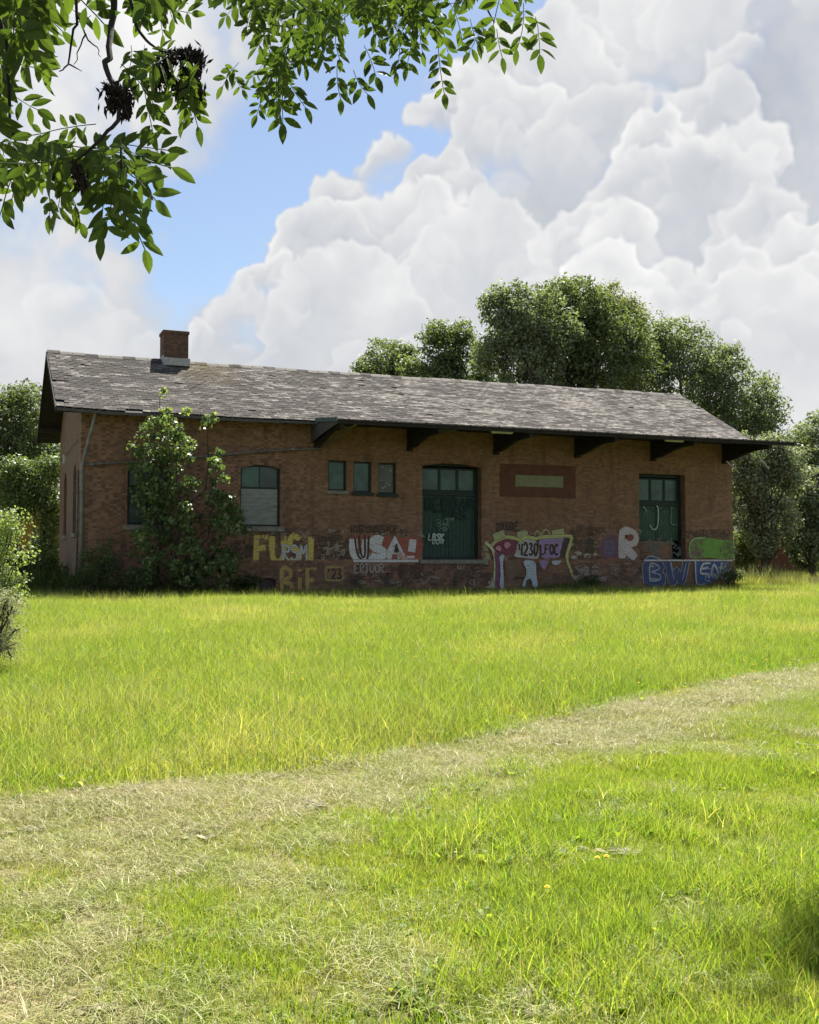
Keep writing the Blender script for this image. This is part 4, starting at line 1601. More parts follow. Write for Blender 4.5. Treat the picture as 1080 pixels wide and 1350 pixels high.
# USA! : white letters with red surround
RED = (.30, .07, .055)
blob([(462, 708), (500, 706), (530, 708), (556, 710), (554, 736), (540, 737.8), (500, 738), (470, 737.8)], RED, .6)
write('U', 465, 709, 493, 737, .30, (.30, .12, .06), .3)
write('USA!', 464, 711, 555, 736, .27, WHT, .12, 0, .02)
line([(468, 708), (472, 732), (484, 738), (486, 706)], .05, BLK, .2)
line([(473, 706), (476, 730), (481, 733), (481, 705)], .05, BLK, .2)
line([(466, 739.5), (552, 739.5)], .07, (.7, .7, .68), .3, -.045)
blob([(521, 722), (523, 716), (525, 722), (526, 728), (520, 728)], BLK, .05, -.032, wob=.2)
line([(526, 729), (531, 735), (538, 738)], .10, (.55, .30, .28), .2, -.020)
write('ERTUOR', 468, 744, 507, 755, .045, (.30, .28, .27), .5, base=-.045)
write('BIF', 463, 760, 483, 768, .045, BLK, .4, base=-.045)
scribble(526, 743, 556, 762, 24, .05, (.03, .02, .02), .4, 8, base=-.045)
scribble(615, 745, 640, 762, 16, .05, (.03, .02, .03), .4, 9, base=-.045)
# big piece right of the first door
write('MIRDE', 655, 689, 684, 699, .055, BLK, .15, .15)
LIME = (.42, .44, .16)
blob([(648, 722), (655, 714), (668, 709), (681, 711), (682, 724), (672, 731), (655, 733)], (.16, .03, .07), .3)
blob([(653, 724), (656, 719), (661, 721), (660, 727)], (.55, .22, .28), .2, -.030)
blob([(664, 719), (668, 714), (674, 718), (668, 724)], (.50, .20, .26), .2, -.031)
blob([(680, 727), (683, 715), (693, 709), (705, 711), (711, 722), (710, 736.5), (690, 736), (678, 734)], (.40, .40, .42), .25)
blob([(711, 710), (730, 708), (745, 708), (741, 728), (737, 735), (725, 736), (714, 735)], (.30, .21, .40), .25)
blob([(745, 708), (753, 710), (751, 722), (744, 736), (738, 734), (740, 722)], (.045, .035, .045), .3)
blob([(652, 728), (658, 731), (659, 745), (658, 776), (653, 777), (654, 750)], (.16, .05, .12), .3, -.046)
blob([(659, 733), (665, 731), (663, 745), (665, 776), (659, 777), (660, 750)], (.42, .46, .55), .25, -.050)
blob([(690, 739), (705, 739), (708, 755), (709, 774), (703, 774), (700, 764), (694, 765), (692, 775), (688, 772), (694, 755)], (.40, .47, .52), .35, -.047)
blob([(711, 739), (724, 739), (718, 752), (713, 746)], (.28, .20, .38), .4, -.048)
blob([(727, 739), (741, 739), (737, 744), (730, 745)], (.40, .47, .52), .35, -.048)
blob([(668, 740), (684, 741), (688, 752), (672, 765), (667, 755)], (.14, .10, .06), .5, -.047)
write('4230', 684, 716, 710, 732, .055, BLK, .1, base=-.03)
write('LFOC', 712, 718, 737, 731, .055, BLK, .1, base=-.031)
line([(640, 715), (650, 725), (653, 738), (653, 750), (652, 776)], .10, (.50, .50, .30), .2, -.056)
line([(646, 722), (655, 713), (668, 708), (680, 710), (686, 712), (695, 708), (706, 710), (716, 708), (735, 707), (752, 707), (753, 713), (748, 730), (748, 738)], .10, LIME, .2, -.034)
line([(748, 738), (751, 748), (756, 760)], .09, LIME, .2, -.058)
for i_, s_ in enumerate(([(651, 709), (665, 703)], [(682, 706), (696, 704)], [(728, 704), (744, 701)])):
    line(s_, .22, (.36, .38, .20), .25, -.033)
line([(705, 706), (708, 700), (712, 703), (713, 706), (717, 700), (722, 699), (726, 706)], .06, (.30, .32, .16), .3)
line([(676, 742), (674, 762), (690, 762)], .06, BLK, .3, -.058, sm=False)
scribble(696, 742, 706, 752, 8, .06, (.02, .04, .06), .3, 10, base=-.058)
for (a, b) in ((640, 722), (643, 733), (640, 740)):
    blob([(a - 3, b - 5), (a + 3, b - 3), (a + 4, b + 5), (a - 2, b + 4)], (.25, .27, .16), .5)
blob([(641, 768), (648, 762), (652, 766), (650, 776), (642, 776)], (.38, .40, .30), .5, -.048)
# tangle between the piece and the second door
scribble(756, 712, 790, 736, 34, .05, (.03, .03, .025), .4, 11)
for k, (a, b, r) in enumerate(((757, 718, 5), (762, 730, 6), (775, 733, 6), (757, 735, 5), (785, 731, 4))):
    blob([(a - r, b), (a, b - r * .7), (a + r, b), (a, b + r * .6)], (.34, .34, .24), .5, seed=k)
scribble(752, 695, 790, 708, 18, .03, (.06, .04, .03), .7, 12)
blob([(790, 718), (796, 709), (806, 705), (815, 706), (817, 720), (816, 735), (800, 737), (792, 731)], (.12, .06, .11), .35)
line([(797, 716), (806, 714), (808, 727), (799, 729), (799, 722), (812, 724)], .09, (.10, .10, .20), .3)
line([(791, 720), (797, 708), (812, 704), (817, 722), (814, 736), (800, 737)], .06, (.20, .08, .08), .3)
write('R', 819, 701, 843, 736, .30, (.50, .44, .44), .2, 0, .01)
blob([(828, 706), (833, 704), (836, 709), (832, 713), (828, 712)], (.26, .04, .04), .2, -.032)
scribble(752, 748, 800, 766, 20, .06, (.28, .28, .28), .6, 13, base=-.045)
# blue letters and the green field
NAVY = (.030, .065, .17)
PALE = (.34, .42, .52)
write('B', 852, 741, 878, 770, .34, PALE, .3, 0, .02, base=-.046)
write('B', 852, 741, 878, 770, .27, NAVY, .25, 0, .02, base=-.052)
write('B', 856, 744, 874, 766, .045, PALE, .35, 0, .02, base=-.062)
write('W', 879, 740, 908, 769, .30, PALE, .3, 0, .02, base=-.046)
write('W', 879, 740, 908, 769, .23, NAVY, .25, 0, .02, base=-.052)
line([(884, 742), (889, 765), (895, 750), (900, 765), (905, 742)], .03, PALE, .4, -.066, sm=False)
blob([(918, 740), (957, 740), (961, 748), (950, 757), (938, 768), (921, 768)], (.035, .09, .25), .25, -.048)
line([(917, 740), (919, 769), (930, 770)], .06, PALE, .3, -.065)
write('EN', 924, 743, 953, 756, .07, (.50, .58, .66), .3, .2, .08, base=-.062)
scribble(925, 743, 962, 766, 16, .04, (.40, .48, .58), .5, 21, base=-.064)
line([(849, 738.9), (966, 738.9)], .05, (.55, .57, .57), .4, -.058)
blob([(909, 722), (912, 714), (922, 710), (935, 709), (950, 711), (966, 713), (967, 725), (966, 735), (950, 737), (930, 736), (914, 737), (910, 731)], (.12, .30, .045), .45, wob=1.2)
blob([(922, 713), (942, 711), (955, 714), (957, 728), (940, 733), (924, 730)], (.16, .42, .05), .2, -.031, wob=1.2)
line([(911, 735), (909, 722), (914, 711), (930, 709)], .05, (.25, .42, .20), .3, -.034)
line([(967, 712), (968, 737)], .05, (.20, .38, .20), .3, -.034)
scribble(909, 713, 926, 736, 16, .05, (.16, .10, .10), .5, 14, base=-.034)
scribble(945, 712, 966, 735, 10, .04, (.08, .12, .07), .6, 24, base=-.034)
scribble(905, 700, 962, 709, 34, .035, (.03, .02, .02), .5, 15)
scribble(850, 712, 895, 733, 22, .04, (.20, .18, .16), .7, 16, base=.24)
# faint older layers under and over everything
for k_, (a_, b_, c_, d_) in enumerate(((335, 698, 470, 712), (440, 700, 560, 740), (640, 700, 760, 770), (745, 700, 850, 738), (560, 742, 650, 772), (455, 756, 560, 775), (755, 742, 850, 768))):
    scribble(a_, b_, c_, d_, 26, .035, (.035, .028, .028), .8, 60 + k_, base=-.05 if b_ > 738 else None)
    scribble(a_, b_, c_, d_, 9, .05, (.26, .25, .22), .8, 80 + k_, base=-.05 if b_ > 738 else None)
# door tags
write('REBDAM', 562, 657, 628, 673, .07, (.012, .025, .022), .0, base=.31, jit=.06)
write('WAS', 585, 673, 616, 684, .06, (.012, .025, .022), .0, base=.31)
write('LBSK', 565, 704, 586, 712, .05, (.45, .5, .47), .1, .2, base=.31)
write('OUR', 570, 711, 586, 717, .045, (.35, .4, .38), .1, .2, base=.31)
scribble(575, 684, 590, 700, 8, .03, (.14, .2, .17), .4, 17, base=.31)
line([(865, 665), (868, 672), (867, 694), (861, 698), (857, 692)], .05, (.35, .42, .36), .2, .31)
line([(848, 668), (852, 672), (851, 676)], .04, (.25, .3, .26), .2, .31)
line([(886, 668), (885, 690), (893, 692)], .03, (.22, .28, .22), .2, .31)


# ---------------------------------------------------------------- foliage
def leaf_cloud(name, centers, radii, counts, size, mat, parent, rng, droop=0.0, aspect=.55, out_bias=.6):
    """one mesh of separate small leaves gathered in clumps"""
    cs, ns = [], []
    for c, r, n in zip(centers, radii, counts):
        d = rng.normal(size=(n, 3))
        d /= np.linalg.norm(d, axis=1)[:, None] + 1e-9
        rad = rng.random(n) ** (1 / 2.2)
        p_ = c + d * rad[:, None] * r * np.array([1, 1, .75])
        if droop:
            p_[:, 2] -= droop * rad * r * rng.random(n)
        cs.append(p_)
        ns.append(d)
    C_ = np.concatenate(cs)
    Nn = np.concatenate(ns)
    n = len(C_)
    nrm = Nn * out_bias + rng.normal(size=(n, 3)) * .55 + np.array([0, 0, .35])
    nrm /= np.linalg.norm(nrm, axis=1)[:, None]
    ax = rng.normal(size=(n, 3)) + np.array([0, 0, -.5 - droop])
    ax -= nrm * (ax * nrm).sum(1)[:, None]
    ax /= np.linalg.norm(ax, axis=1)[:, None] + 1e-9
    bx = np.cross(nrm, ax)
    L = size * rng.uniform(.65, 1.3, n)[:, None]
    Wd = L * aspect
    fold = nrm * L * .10
    v = np.stack([C_ - ax * L * .5, C_ + bx * Wd * .5 + fold - ax * L * .05, C_ + ax * L * .5, C_ - bx * Wd * .5 + fold - ax * L * .05], 1).reshape(-1, 3)
    off = np.array(world_loc(parent)) if parent is not None else np.zeros(3)
    v = v - off
    me = bpy.data.meshes.new(name)
    me.vertices.add(4 * n)
    me.vertices.foreach_set('co', v.astype(np.float32).ravel())
    me.loops.add(4 * n)
    me.loops.foreach_set('vertex_index', np.arange(4 * n, dtype=np.int32))
    me.polygons.add(n)
    me.polygons.foreach_set('loop_start', np.arange(0, 4 * n, 4, dtype=np.int32))
    me.polygons.foreach_set('loop_total', np.full(n, 4, np.int32))
    me.update(calc_edges=True)
    me.materials.append(mat)
    a = me.attributes.new('tint', 'FLOAT', 'POINT')
    a.data.foreach_set('value', np.repeat(rng.random(n), 4).astype(np.float32))
    return link(bpy.data.objects.new(name, me), parent)


def bend(a, b, n, rng, amt=.12):
    a, b = np.array(a, float), np.array(b, float)
    L = np.linalg.norm(b - a)
    o = rng.normal(size=3) * amt * L
    return [a + (b - a) * t + o * math.sin(math.pi * t) + rng.normal(size=3) * .02 * L * (0 < t < 1) for t in np.linspace(0, 1, n)]


def tree(name, label, cat, base, lobes, depth, mat, nclump, nleaf, size, seed, trunk_r=.22, group=None, droop=0.0, clump=.75, fork=.35, aspect=.55, sparse=()):
    """lobes: (px, py, r) ellipsoids of crown seen at this depth"""
    rng = np.random.default_rng(seed)
    root = empty(name, tuple(base), label, cat, group or ('trees around the shed' if cat == 'tree' else 'bushes around the shed'))
    cen, rad, cnt = [], [], []
    L = []
    for lb in lobes:
        dd = depth + (lb[3] if len(lb) > 3 else 0)
        L.append((at_depth(lb[0], lb[1], dd), lb[2] * dd / FPX))
    tot = sum(r ** 2 for _, r in L)
    for c, r in L:
        k = max(4, int(nclump * 1.3 * r ** 2 / tot))
        d = rng.normal(size=(k, 3))
        d /= np.linalg.norm(d, axis=1)[:, None]
        rr = rng.uniform(.35, 1.0, k) ** .5
        stray = rng.random(k) < .11
        rr = np.where(stray, rng.uniform(1.02, 1.28, k), rr)
        pos = c + d * rr[:, None] * r * np.array([1, 1, .95])
        for q_, sy_ in zip(pos, stray):
            if q_[2] < .2 + ground_z(q_[0], q_[1]):
                continue
            s = clump * (rng.uniform(.3, .6) if sy_ else rng.uniform(.45, 1.25))
            cen.append(q_)
            rad.append(s)
            cnt.append(max(8, int(nleaf * 1.15 * s * s / clump ** 2)))
    leaf_cloud('crown', cen, rad, cnt, size, mat, root, rng, droop, aspect)
    m = MB()
    b0 = np.array(base, float)
    allc = np.mean([c for c, _ in L], axis=0)
    top = np.array([allc[0] * .75 + b0[0] * .25, allc[1] * .75 + b0[1] * .25, b0[2] + (allc[2] - b0[2]) * .9])
    tr_ = bend(b0 - np.array([0, 0, .2]), top, 8, rng, .04)
    m.tube(tr_, list(np.linspace(trunk_r, trunk_r * .3, 8)), 9)
    idx = rng.choice(len(cen), min(len(cen), 34), replace=False)
    for i in idx:
        t = rng.uniform(fork, .95)
        s_ = tr_[int(t * 7)]
        pth = bend(s_, cen[i], 6, rng, .08)
        r0 = trunk_r * (1 - t * .75) * rng.uniform(.22, .42)
        m.tube(pth, list(np.linspace(r0, .012, 6)), 5, cap=False)
    m.build('trunk', M_BARK, root, True)
    return root


def base_at(px_, depth):
    p_ = at_depth(px_, 737, depth)
    return (p_[0], p_[1], float(ground_z(p_[0], p_[1])))


tree('round_tree', 'dark round-topped tree behind the roof, farthest left and smallest', 'tree', base_at(512, 62),
     [(512, 470, 30), (492, 486, 20), (530, 482, 24), (510, 520, 48), (508, 560, 50)], 62, M_LEAF_DARK, 150, 130, .20, 21, .25)
tree('round_tree', 'dark tree with bumpy top behind the roof, next to the tallest tree', 'tree', base_at(592, 57),
     [(590, 458, 34), (562, 478, 30), (618, 478, 28), (575, 440, 16), (604, 440, 16), (592, 520, 55), (600, 570, 55)], 57, M_LEAF_DARK, 190, 130, .20, 22, .28)
tree('maple_tree', 'tall loose tree with ragged sprays on its left side, rising behind the roof', 'tree', base_at(690, 50),
     [(655, 386, 17), (648, 405, 14), (668, 400, 20), (690, 385, 16), (672, 440, 34), (700, 425, 38), (650, 470, 24), (690, 490, 45), (722, 395, 20), (735, 440, 30), (705, 550, 55)],
     50, M_LEAF_MID, 200, 105, .19, 23, .30, clump=.62)
tree('broad_tree', 'broad dense tree forming the highest crown behind the middle of the roof', 'tree', base_at(765, 53),
     [(728, 400, 26), (792, 412, 28), (845, 445, 26), (740, 390, 26), (762, 395, 32), (735, 430, 42), (775, 440, 48), (745, 480, 50), (800, 470, 50), (835, 480, 30), (715, 470, 34), (770, 540, 65)],
     53, M_LEAF_DARK, 250, 130, .19, 24, .35)
tree('birch_tree', 'olive birch with drooping top twigs behind the tallest crown', 'tree', base_at(810, 57),
     [(800, 388, 18), (818, 396, 18), (830, 412, 20), (815, 430, 34), (785, 400, 24), (830, 470, 32), (815, 520, 45)],
     57, M_LEAF_OLIVE, 190, 120, .15, 25, .24, droop=1.1, clump=.7, aspect=.5)
tree('willow_tree', 'wide grey-green tree sloping down beyond the right end of the roof', 'tree', base_at(930, 58),
     [(868, 440, 26), (850, 455, 30), (862, 490, 34), (890, 450, 34), (925, 455, 22), (965, 478, 24), (1008, 545, 30), (938, 505, 34), (978, 545, 34), (915, 470, 40), (950, 485, 38), (985, 510, 32), (1005, 520, 22), (900, 520, 60), (960, 550, 55), (1000, 570, 40), (940, 620, 60)],
     58, M_LEAF_MID, 300, 120, .18, 26, .35, droop=.5)
tree('willow_tree', 'grey-green tree at the right edge of the photo behind the canopy tip', 'tree', base_at(1070, 62),
     [(1050, 590, 36), (1075, 575, 30), (1110, 600, 50), (1060, 640, 50), (1030, 620, 36), (1120, 660, 60)], 62, M_LEAF_MID, 190, 120, .19, 27, .3)
tree('silver_tree', 'low silvery-leaved tree with crooked trunk standing beside the shed\'s right corner', 'tree', base_at(1004, 47),
     [(1000, 600, 30), (990, 640, 26), (1020, 650, 32), (985, 680, 22), (1025, 690, 28), (1000, 715, 20), (1030, 615, 30)],
     47, M_LEAF_SILVER, 210, 100, .15, 28, .17, clump=.55, fork=.25)
tree('silver_tree', 'silvery bushy tree at the right edge of the photo hanging low over the grass', 'tree', base_at(1072, 49),
     [(1065, 640, 30), (1090, 660, 40), (1060, 685, 30), (1085, 715, 32), (1050, 705, 18)], 49, M_LEAF_SILVER, 190, 100, .16, 29, .18, clump=.55)
tree('shrub', 'dark green shrub in the shade by the right gable', 'shrub', base_at(984, 48),
     [(982, 712, 14), (988, 728, 15), (978, 738, 12), (1065, 735, 10)][:3], 48, M_LEAF_DARK, 60, 90, .12, 30, .05, clump=.45)
tree('shrub', 'small dark shrub under the tree at the right edge', 'shrub', base_at(1062, 53),
     [(1062, 726, 18), (1072, 738, 14)], 53, M_LEAF_DARK, 60, 90, .14, 31, .05, clump=.5)
tree('broad_tree', 'big dense tree filling the left edge beyond the gable', 'tree', base_at(10, 52),
     [(0, 560, 46), (-45, 600, 70), (30, 545, 32), (45, 590, 36), (20, 640, 44), (70, 600, 26), (-10, 680, 34)], 52, M_LEAF_DARK, 260, 125, .18, 32, .3)
tree('elder_bush', 'tall dark bush hugging the left gable wall', 'shrub', base_at(60, 41),
     [(62, 622, 18), (66, 655, 18), (70, 690, 15), (66, 725, 18), (50, 750, 22), (28, 660, 24), (20, 625, 22)], 41, M_LEAF_SAP, 150, 95, .13, 33, .08, clump=.5)
tree('elder_bush', 'sprawling shaded bush at the foot of the left gable', 'shrub', base_at(45, 36),
     [(30, 755, 20), (55, 758, 20), (80, 762, 16), (8, 745, 20)], 36, M_LEAF_WEED, 90, 90, .11, 34, .05, clump=.42)
tree('pale_shrub', 'pale sunlit shrub cut off by the left edge, beside the meadow', 'shrub', base_at(-12, 17),
     [(22, 702, 5), (30, 735, 6), (12, 684, 6), (26, 760, 8), (-8, 705, 22), (2, 735, 20), (-14, 770, 34), (6, 775, 22), (14, 790, 12)], 17, M_LEAF_PALE, 90, 60, .06, 35, .03, clump=.26)
tree('mugwort_clump', 'silvery dry herb clump low at the left edge', 'plant', base_at(-8, 13),
     [(-2, 812, 26), (-8, 845, 28), (12, 800, 14), (20, 830, 8), (10, 860, 14), (2, 790, 16)], 13, leaf_mat('grey_herb_leaf', (.26, .27, .17), (.45, .44, .32), .3, .2, 2), 90, 60, .035, 36, .012, clump=.16, aspect=.3)

# the sapling on the front wall
rngS = np.random.default_rng(77)
sx, _ = on_wall(228, 737, -.9)
sap = empty('maple_sapling', (sx, -.9, float(ground_z(sx, -.9))), 'large bushy self-sown sapling against the brick wall, shoots reaching the roof', 'shrub')


def sap_part(lobes, n, nl, size, y, mat, clump):
    cen, rad, cnt = [], [], []
    tot = sum(l[2] * l[3] for l in lobes)
    for (a, b, rx, rz) in lobes:
        X, Z = on_wall(a, b, y)
        k = max(2, int(n * rx * rz / tot))
        for q_ in range(k):
            d = rngS.normal(size=3)
            d /= np.linalg.norm(d)
            s = rngS.uniform(.2, 1) ** .5
            p_ = np.array([X + d[0] * s * rx / 43, y - .45 + d[1] * s * min(.35 + rx / 43, 1.25), Z + d[2] * s * rz / 43])
            if p_[1] > -.12:
                p_[1] = -.12 - rngS.random() * .3
            if p_[2] < .1:
                continue
            cen.append(p_)
            rad.append(clump * rngS.uniform(.6, 1.3))
            cnt.append(int(nl * rngS.uniform(.6, 1.4)))
    leaf_cloud('crown', cen, rad, cnt, size, mat, sap, rngS, .3, .8, .5)
    return cen


ls = [(190, 615, 18, 26), (186, 655, 14, 26), (215, 566, 26, 22), (198, 590, 20, 22), (232, 590, 18, 30), (215, 625, 28, 30), (235, 655, 34, 30), (215, 690, 34, 30), (262, 700, 34, 30),
      (288, 610, 13, 22), (282, 640, 15, 26), (275, 570, 4, 26), (292, 670, 18, 18), (312, 668, 13, 10), (318, 690, 12, 14), (300, 695, 22, 14),
      (240, 735, 50, 28), (225, 762, 52, 24), (280, 745, 30, 28), (190, 740, 24, 26), (185, 700, 10, 20)]
cs_ = sap_part(ls, 240, 36, .125, -.95, M_LEAF_SAP, .26)
sap_part([(211, 520, 5, 9), (240, 543, 5, 8), (275, 552, 4, 10), (214, 545, 6, 12), (182, 706, 8, 8)], 20, 16, .11, -1.05, M_LEAF_PALE, .12)
m = MB()
g0 = float(ground_z(sx, -.9))
for (a, b, r) in ((211, 522, .045), (240, 545, .045), (276, 548, .04), (198, 590, .03), (288, 600, .03), (318, 670, .03), (190, 700, .03), (270, 700, .03)):
    X, Z = on_wall(a, b, -.98)
    st = (sx + rngS.uniform(-.3, .3) + (X - sx) * .3, -.9 + rngS.uniform(-.1, .1), g0 - .05)
    m.tube(bend(st, (X, -.98, Z), 9, rngS, .04), list(np.linspace(r, .008, 9)), 6, cap=False)
for i in rngS.choice(len(cs_), 50, replace=False):
    c = cs_[i]
    st = np.array([sx + (c[0] - sx) * .4, -.93, max(.1, c[2] - rngS.uniform(.4, 1.1))])
    m.tube(bend(st, c, 5, rngS, .08), list(np.linspace(.016, .005, 5)), 4, cap=False)
m.build('stem', M_BARK, sap, True)


def bush(px_, py_, rx, rz, y, label, mat, seed, size=.09, n=26, nl=40, name='weed_bush', cat='plant'):
    rng = np.random.default_rng(seed)
    X, Z = on_wall(px_, py_, y)
    root = empty(name, (X, y, float(ground_z(X, y))), label, cat, 'weeds along the foot of the wall')
    cen = []
    for k in range(n):
        d = rng.normal(size=3)
        d /= np.linalg.norm(d)
        s = rng.random() ** .5
        q_ = np.array([X + d[0] * s * rx / 42, min(y + d[1] * s * .5, -.1), Z + d[2] * s * rz / 42])
        q_[2] = max(q_[2], .12)
        cen.append(q_)
    leaf_cloud('foliage', cen, [.22] * n, [nl] * n, size, mat, root, rng, .2, .4, .5)
    mm = MB()
    for k in range(10):
        c = cen[rng.integers(0, n)]
        mm.tube(bend((X + rng.uniform(-.2, .2), y, -.05), c, 4, rng, .05), [.012, .01, .007, .004], 4, cap=False)
    mm.build('stem', M_BARK, root)
    return root


bush(135, 735, 22, 30, -.5, 'dark weedy bush against the brick left of the sapling', M_LEAF_SAP, 41, n=34)
bush(118, 765, 30, 20, -1.1, 'low leafy weeds at the downpipe corner', M_LEAF_WEED, 42)
bush(170, 768, 30, 18, -1.6, 'low leafy weeds in front of the dark weedy bush', M_LEAF_WEED, 43)
bush(322, 768, 20, 13, -.7, 'low leafy weeds left of the arched cellar hatch', M_LEAF_WEED, 44)
bush(782, 768, 22, 9, -.5, 'low dark nettles at the wall between the piece and blue letters', M_LEAF_WEED, 45, n=22)
bush(965, 757, 14, 14, -.7, 'grey-green nettles at the right corner of the shed', leaf_mat('dusty_leaf', (.06, .08, .035), (.16, .17, .09), .35, .2, 2), 46)


def reeds(px_, depth, h, n, label, seed, mat, spread=.5):
    rng = np.random.default_rng(seed)
    b = base_at(px_, depth)
    V, F, T, Hh = blades(n, spread * 2, h * .5, h, .022, rng, .7, seg=4)
    v = np.array(V) + np.array(b)
    o = mesh_obj('tall_grass_clump', v - np.array(b), F, mat)
    o.location = b
    for nm, arr in (('tint', T), ('height', Hh)):
        at = o.data.attributes.new(nm, 'FLOAT', 'POINT')
        at.data.foreach_set('value', np.asarray(arr, np.float32))
    tag(o, label, 'plant', 'tall grass clumps by the shed corners')
    return o


reeds(60, 33, 1.3, 150, 'tall arching blue-green grass clump in front of the left gable', 51, M_WEEDG)
reeds(94, 32.2, 1.5, 90, 'tall grass clump with pale plumes at the left corner of the shed', 52, M_WEEDG, .35)
reeds(985, 43, 1.1, 200, 'dry leaning grass clump at the right corner of the shed', 53, M_STRAW, .9)
reeds(1012, 45, 1.2, 200, 'dry leaning grass clump below the crooked silvery tree', 54, M_STRAW, .9)

# ---------------------------------------------------------------- neighbours glimpsed through the trees
def cam_box(m, X0, X1, D0, D1, z0, z1):
    vs = []
    for X in (X0, X1):
        for D in (D0, D1):
            for z in (z0, z1):
                x, y = cam_xy(X, D)
                vs.append((x, y, z))
    m.add(vs, [(0, 1, 3, 2), (4, 6, 7, 5), (0, 4, 5, 1), (2, 3, 7, 6), (0, 2, 6, 4), (1, 5, 7, 3)])
    return m


def cam_pos(X, D, z=0):
    x, y = cam_xy(X, D)
    return (x, y, z)


yh = empty('ochre_house', cam_pos(-21, 60, -.1), 'ochre-walled house glimpsed between the bushes left of the shed', 'house')
cam_box(MB(), -27, -17.5, 57, 65, -.5, 4.2).build('wall', M_YELLOW, yh)
rf = MB()
cs4 = [cam_pos(-27.5, 56.5, 4.25), cam_pos(-17, 56.5, 4.25), cam_pos(-17, 65.5, 4.25), cam_pos(-27.5, 65.5, 4.25), cam_pos(-27.5, 61, 7.2), cam_pos(-17, 61, 7.2)]
rf.add(cs4, [(0, 1, 5, 4), (2, 3, 4, 5), (0, 4, 3), (1, 2, 5), (0, 3, 2, 1)])
rf.build('roof', M_DARKWOOD, yh)
cam_box(MB(), -27.6, -16.9, 56.3, 56.45, 4.1, 4.24).build('gutter', M_PIPE, yh)
for k in range(3):
    w_ = cam_box(MB(), -25.8 + k * 2.9, -24.6 + k * 2.9, 56.93, 56.98, 1.0, 2.4).build('window', M_WHITE, yh)
    cam_box(MB(), -25.7 + k * 2.9, -24.7 + k * 2.9, 56.90, 56.925, 1.1, 2.3).build('pane', M_GLASS2, w_)
# pale roof edge of a lean-to in the trees
a = at_depth(24, 606, 50)
b = at_depth(74, 612, 47)
shel = empty('lean_to_roof', (a[0], a[1], 0), 'pale metal roof edge jutting through the leaves left of the gable', 'roof')
m = MB()
m.tube([a, b], .045, 6)
m.build('roof_edge', M_PIPE, shel)
m = MB()
m.tube([b, (b[0], b[1], -.1)], .06, 6)
m.tube([a, (a[0], a[1], -.1)], .06, 6)
m.build('post', M_GREYWOOD, shel)

rh = empty('brick_house', cam_pos(25, 74, -.1), 'low red brick house with white-framed window seen under the right-hand trees', 'house')
M_BRED = simple_mat('far_red_brick', (.16, .065, .045), .9, .2, 3)
cam_box(MB(), 22, 36, 72, 80, -.5, 2.9).build('wall', M_BRED, rh)
rf = MB()
cs4 = [cam_pos(21.6, 71.6, 2.95), cam_pos(36.4, 71.6, 2.95), cam_pos(36.4, 80.4, 2.95), cam_pos(21.6, 80.4, 2.95), cam_pos(21.6, 76, 5.6), cam_pos(36.4, 76, 5.6)]
rf.add(cs4, [(0, 1, 5, 4), (2, 3, 4, 5), (0, 4, 3), (1, 2, 5), (0, 3, 2, 1)])
rf.build('roof', M_DARKWOOD, rh)
for X0 in (25.2, 29.6):
    w_ = cam_box(MB(), X0, X0 + 1.5, 71.92, 71.98, 1.25, 2.35).build('window', M_WHITE, rh)
    for q_ in range(2):
        cam_box(MB(), X0 + .12 + q_ * .68, X0 + .70 + q_ * .68, 71.88, 71.915, 1.37, 2.23).build('pane', M_GLASS2, w_)

# far hedge line that closes the horizon
rngH = np.random.default_rng(90)
cen, rad, cnt = [], [], []
for k in range(420):
    X = rngH.uniform(-75, 85)
    D = 96 + rngH.uniform(-3, 3)
    x, y = cam_xy(X, D)
    cen.append(np.array([x, y, rngH.uniform(0.3, 6.0)]))
    rad.append(rngH.uniform(1.2, 2.4))
    cnt.append(110)
o = leaf_cloud('far_wood', cen, rad, cnt, .5, M_LEAF_DARK, None, rngH)
tag(o, kind='stuff')

# ---------------------------------------------------------------- ash tree over the camera
rngA = np.random.default_rng(123)
tb = cam_pos(-3.4, 1.6)
tb = (tb[0], tb[1], float(ground_z(tb[0], tb[1])))
ash = empty('ash_tree', tb, 'ash tree overhanging the top of the picture with feathery leaves', 'tree')


